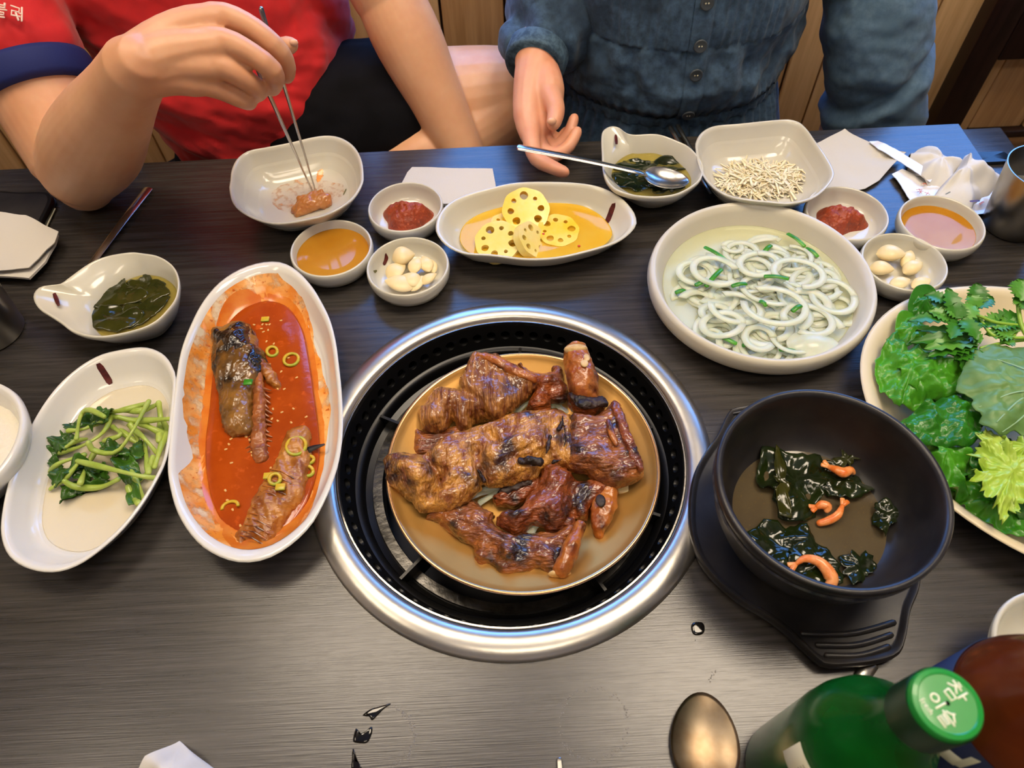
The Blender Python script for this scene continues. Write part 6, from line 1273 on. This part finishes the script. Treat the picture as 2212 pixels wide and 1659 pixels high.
aw = [slimb([(SW, .05), ((SW+EW)/2, .045), (EW, .040)]), slimb([(EW, .038), (pd(1204, 10, .880), .034), (pd(1166, 104, .851), .028), (WW, .0255)])]
SW2 = np.array([.375, .955, .29]); EW2 = pd(1893, 110, .93); HW2 = np.array([.55, .97, -.30])
aw += [slimb([(SW2, .05), ((SW2+EW2)/2, .045), (EW2, .042)]), slimb([(EW2, .040), ((EW2+HW2)/2, .035), (HW2, .028)]), ball(HW2+np.array([0, -.02, -.02]), (.035, .05, .02))]
for k in range(4): aw.append(slimb([(HW2+np.array([-.024+.016*k, -.05, -.022]), .009), (HW2+np.array([-.026+.018*k, -.10, -.030]), .007)], 6, 10))
HC2 = np.array([.232, .90, .535])
tw = [slimb([(np.array([XC, .95, -.25]), .13), (np.array([XC, .95, -.02]), .11), (np.array([XC, .95, .16]), .12), (np.array([XC, .96, .28]), .09)]), slimb([(SW, .048), (np.array([XC, .96, .31]), .06), (SW2, .048)]), slimb([(np.array([XC, .955, .32]), .045), (np.array([XC, .93, .41]), .043), (HC2+np.array([0, .02, -.04]), .05)])]
kw = [np.array([.13, .72, -.25]), np.array([.34, .72, -.25])]
for i, k in enumerate(kw): tw += [slimb([(np.array([XC+(-.07, .07)[i], .95, -.26]), .085), (k, .058)]), slimb([(k, .055), (np.array([XC+(.04, -.04)[i], .84, -.32]), .035)])]
V2, F2 = fuse(hw_+aw+tw+head_parts(HC2, .96), .0019, 3, None)
wom = build('person', V2, F2, 'skin_pale', angle=None); tag(wom, 'person in a dark denim blouse dress holding a steel spoon', 'person')
face(wom, HC2, True, .96)
build('fingernail', *ball(pd(1192, 262, .7895), (.0054, .0038, .0042), 12, 8), 'nail', wom)
dr = build('denim_dress', V, F, 'denim', wom, angle=None); dr['label'] = 'dark denim blouse dress with a gathered waist'
# placket, waistband, buttons
V = []; zp = np.linspace(-.05, .30, 90)
for z in zp:
    for f in np.linspace(-.070, .070, 9):
        x, y, z_ = dress(f-math.pi/2+.0, z, .0016+.0012*(1-abs(f)/.07)); V.append((x, y, z_))
build('button_placket', V, gridf(9, len(zp), False), 'denim', dr, angle=None)
def front_z(v):
    b = min(np.linspace(-.06, .2, 260), key=lambda z: abs(vproj(dress(-math.pi/2, z, .003))-v)); return b
def vproj(p): q = np.array(p)-CAM; return 829.5-FPX*(q@UU)/(q@FW)
for v in (4, 98, 161, 247):
    z = front_z(v); c = np.array(dress(-math.pi/2, z, .0045)); c2 = np.array(dress(-math.pi/2, z+.004, .0045)); up = c2-c; up /= np.linalg.norm(up); nr_ = np.cross(up, [1., 0, 0]); nr_ /= np.linalg.norm(nr_)
    if nr_[1] > 0: nr_ = -nr_
    V, F = [], []
    pr = [(.0075, 0), (.0078, .0012), (.0072, .0022), (.0060, .0020), (.0045, .0014), (.0003, .0014)]
    for r, h in pr:
        for i in range(24): a = 6.283*i/24; V.append(tuple(c+np.array([1., 0, 0])*r*math.cos(a)+up*r*math.sin(a)+nr_*h))
    bt = build('button', V, gridf(24, len(pr)), 'button_grey', dr, angle=None)
    for sx in (-.0016, .0016): build('button_hole', *ball(c+np.array([sx, 0, 0])+nr_*.0013, (.0010, .0006, .0010), 8, 6), 'label_paper', bt)
V = []
for dz, of in ((-.011, .0022), (-.0085, .0036), (-.001, .0036), (.002, .0022)):
    for i in range(260):
        t = 2*math.pi*i/260; x, y, z = dress(t, dz-.002, of+.0012*math.sin(150*t)); V.append((x, y, z))
build('waistband', V, gridf(260, 4), 'denim', dr, angle=None)
def cloth_f(o, amp, fr, st=(1, 1, 1)):
    return lambda p, n: amp*fb((p[0]*st[0], p[1]*st[1], p[2]*st[2]), fr, o, 2)+amp*.25*fb(p, fr*4, o, 2)
V, F = fuse([slimb([(SW+np.array([.02, .0, .02]), .065), (np.array([.085, .93, .22]), .062), (pd(1215, -30, .90), .060), (pd(1198, 30, .872), .063), (pd(1185, 74, .860), .052), (pd(1166, 100, .852), .034)]), ball(pd(1250, 62, .872), (.036, .036, .040)), ball(pd(1112, 84, .862), (.024, .03, .024)), ball(pd(1262, 10, .89), (.04, .04, .05))], .0032, 5,
    lambda p, n: .0065*fb((p[0], p[1], p[2]), 17, 4, 3)+.0045*math.sin(170*p[0]+60*p[1])*math.exp(-((np.linalg.norm(p-pd(1163, 112, .849))-.03)/.022)**2)); build('sleeve', V, F, 'denim', dr, angle=None)
ax_ = pd(1152, 142, .842)-pd(1164, 104, .852); ax_ /= np.linalg.norm(ax_); cc = pd(1158, 128, .8455)
ck = tube([cc-ax_*.012, cc-ax_*.010, cc+ax_*.008, cc+ax_*.011, cc+ax_*.011, cc-ax_*.006], [.034, .0375, .0365, .0350, .0320, .0310], 48, cap=False); cu = build('sleeve_cuff', *ck, 'denim_edge', dr, angle=None); cu['label'] = 'faded denim cuff'
V, F = fuse([slimb([(SW2+np.array([-.03, .0, .02]), .068), (pd(1888, -70, .872), .064), (pd(1890, 40, .895), .0655), (pd(1898, 120, .925), .068), (pd(1888, 200, .965), .064), (pd(1882, 290, 1.0), .064), (pd(1878, 390, 1.04), .062), (HW2+np.array([0, .0, .03]), .05)], 18)], .0035, 5,
    lambda p, n: .008*fb((p[0], p[1], p[2]*1.4), 13, 9, 3)-.006*math.exp(-((p[2]-.0-.8*(p[0]-.5))/.010)**2)+.005*math.exp(-((p[2]+.02-.8*(p[0]-.5))/.012)**2)); sv = build('sleeve', V, F, 'denim_pale', dr, angle=None); sv['label'] = 'paler faded denim sleeve hanging down'
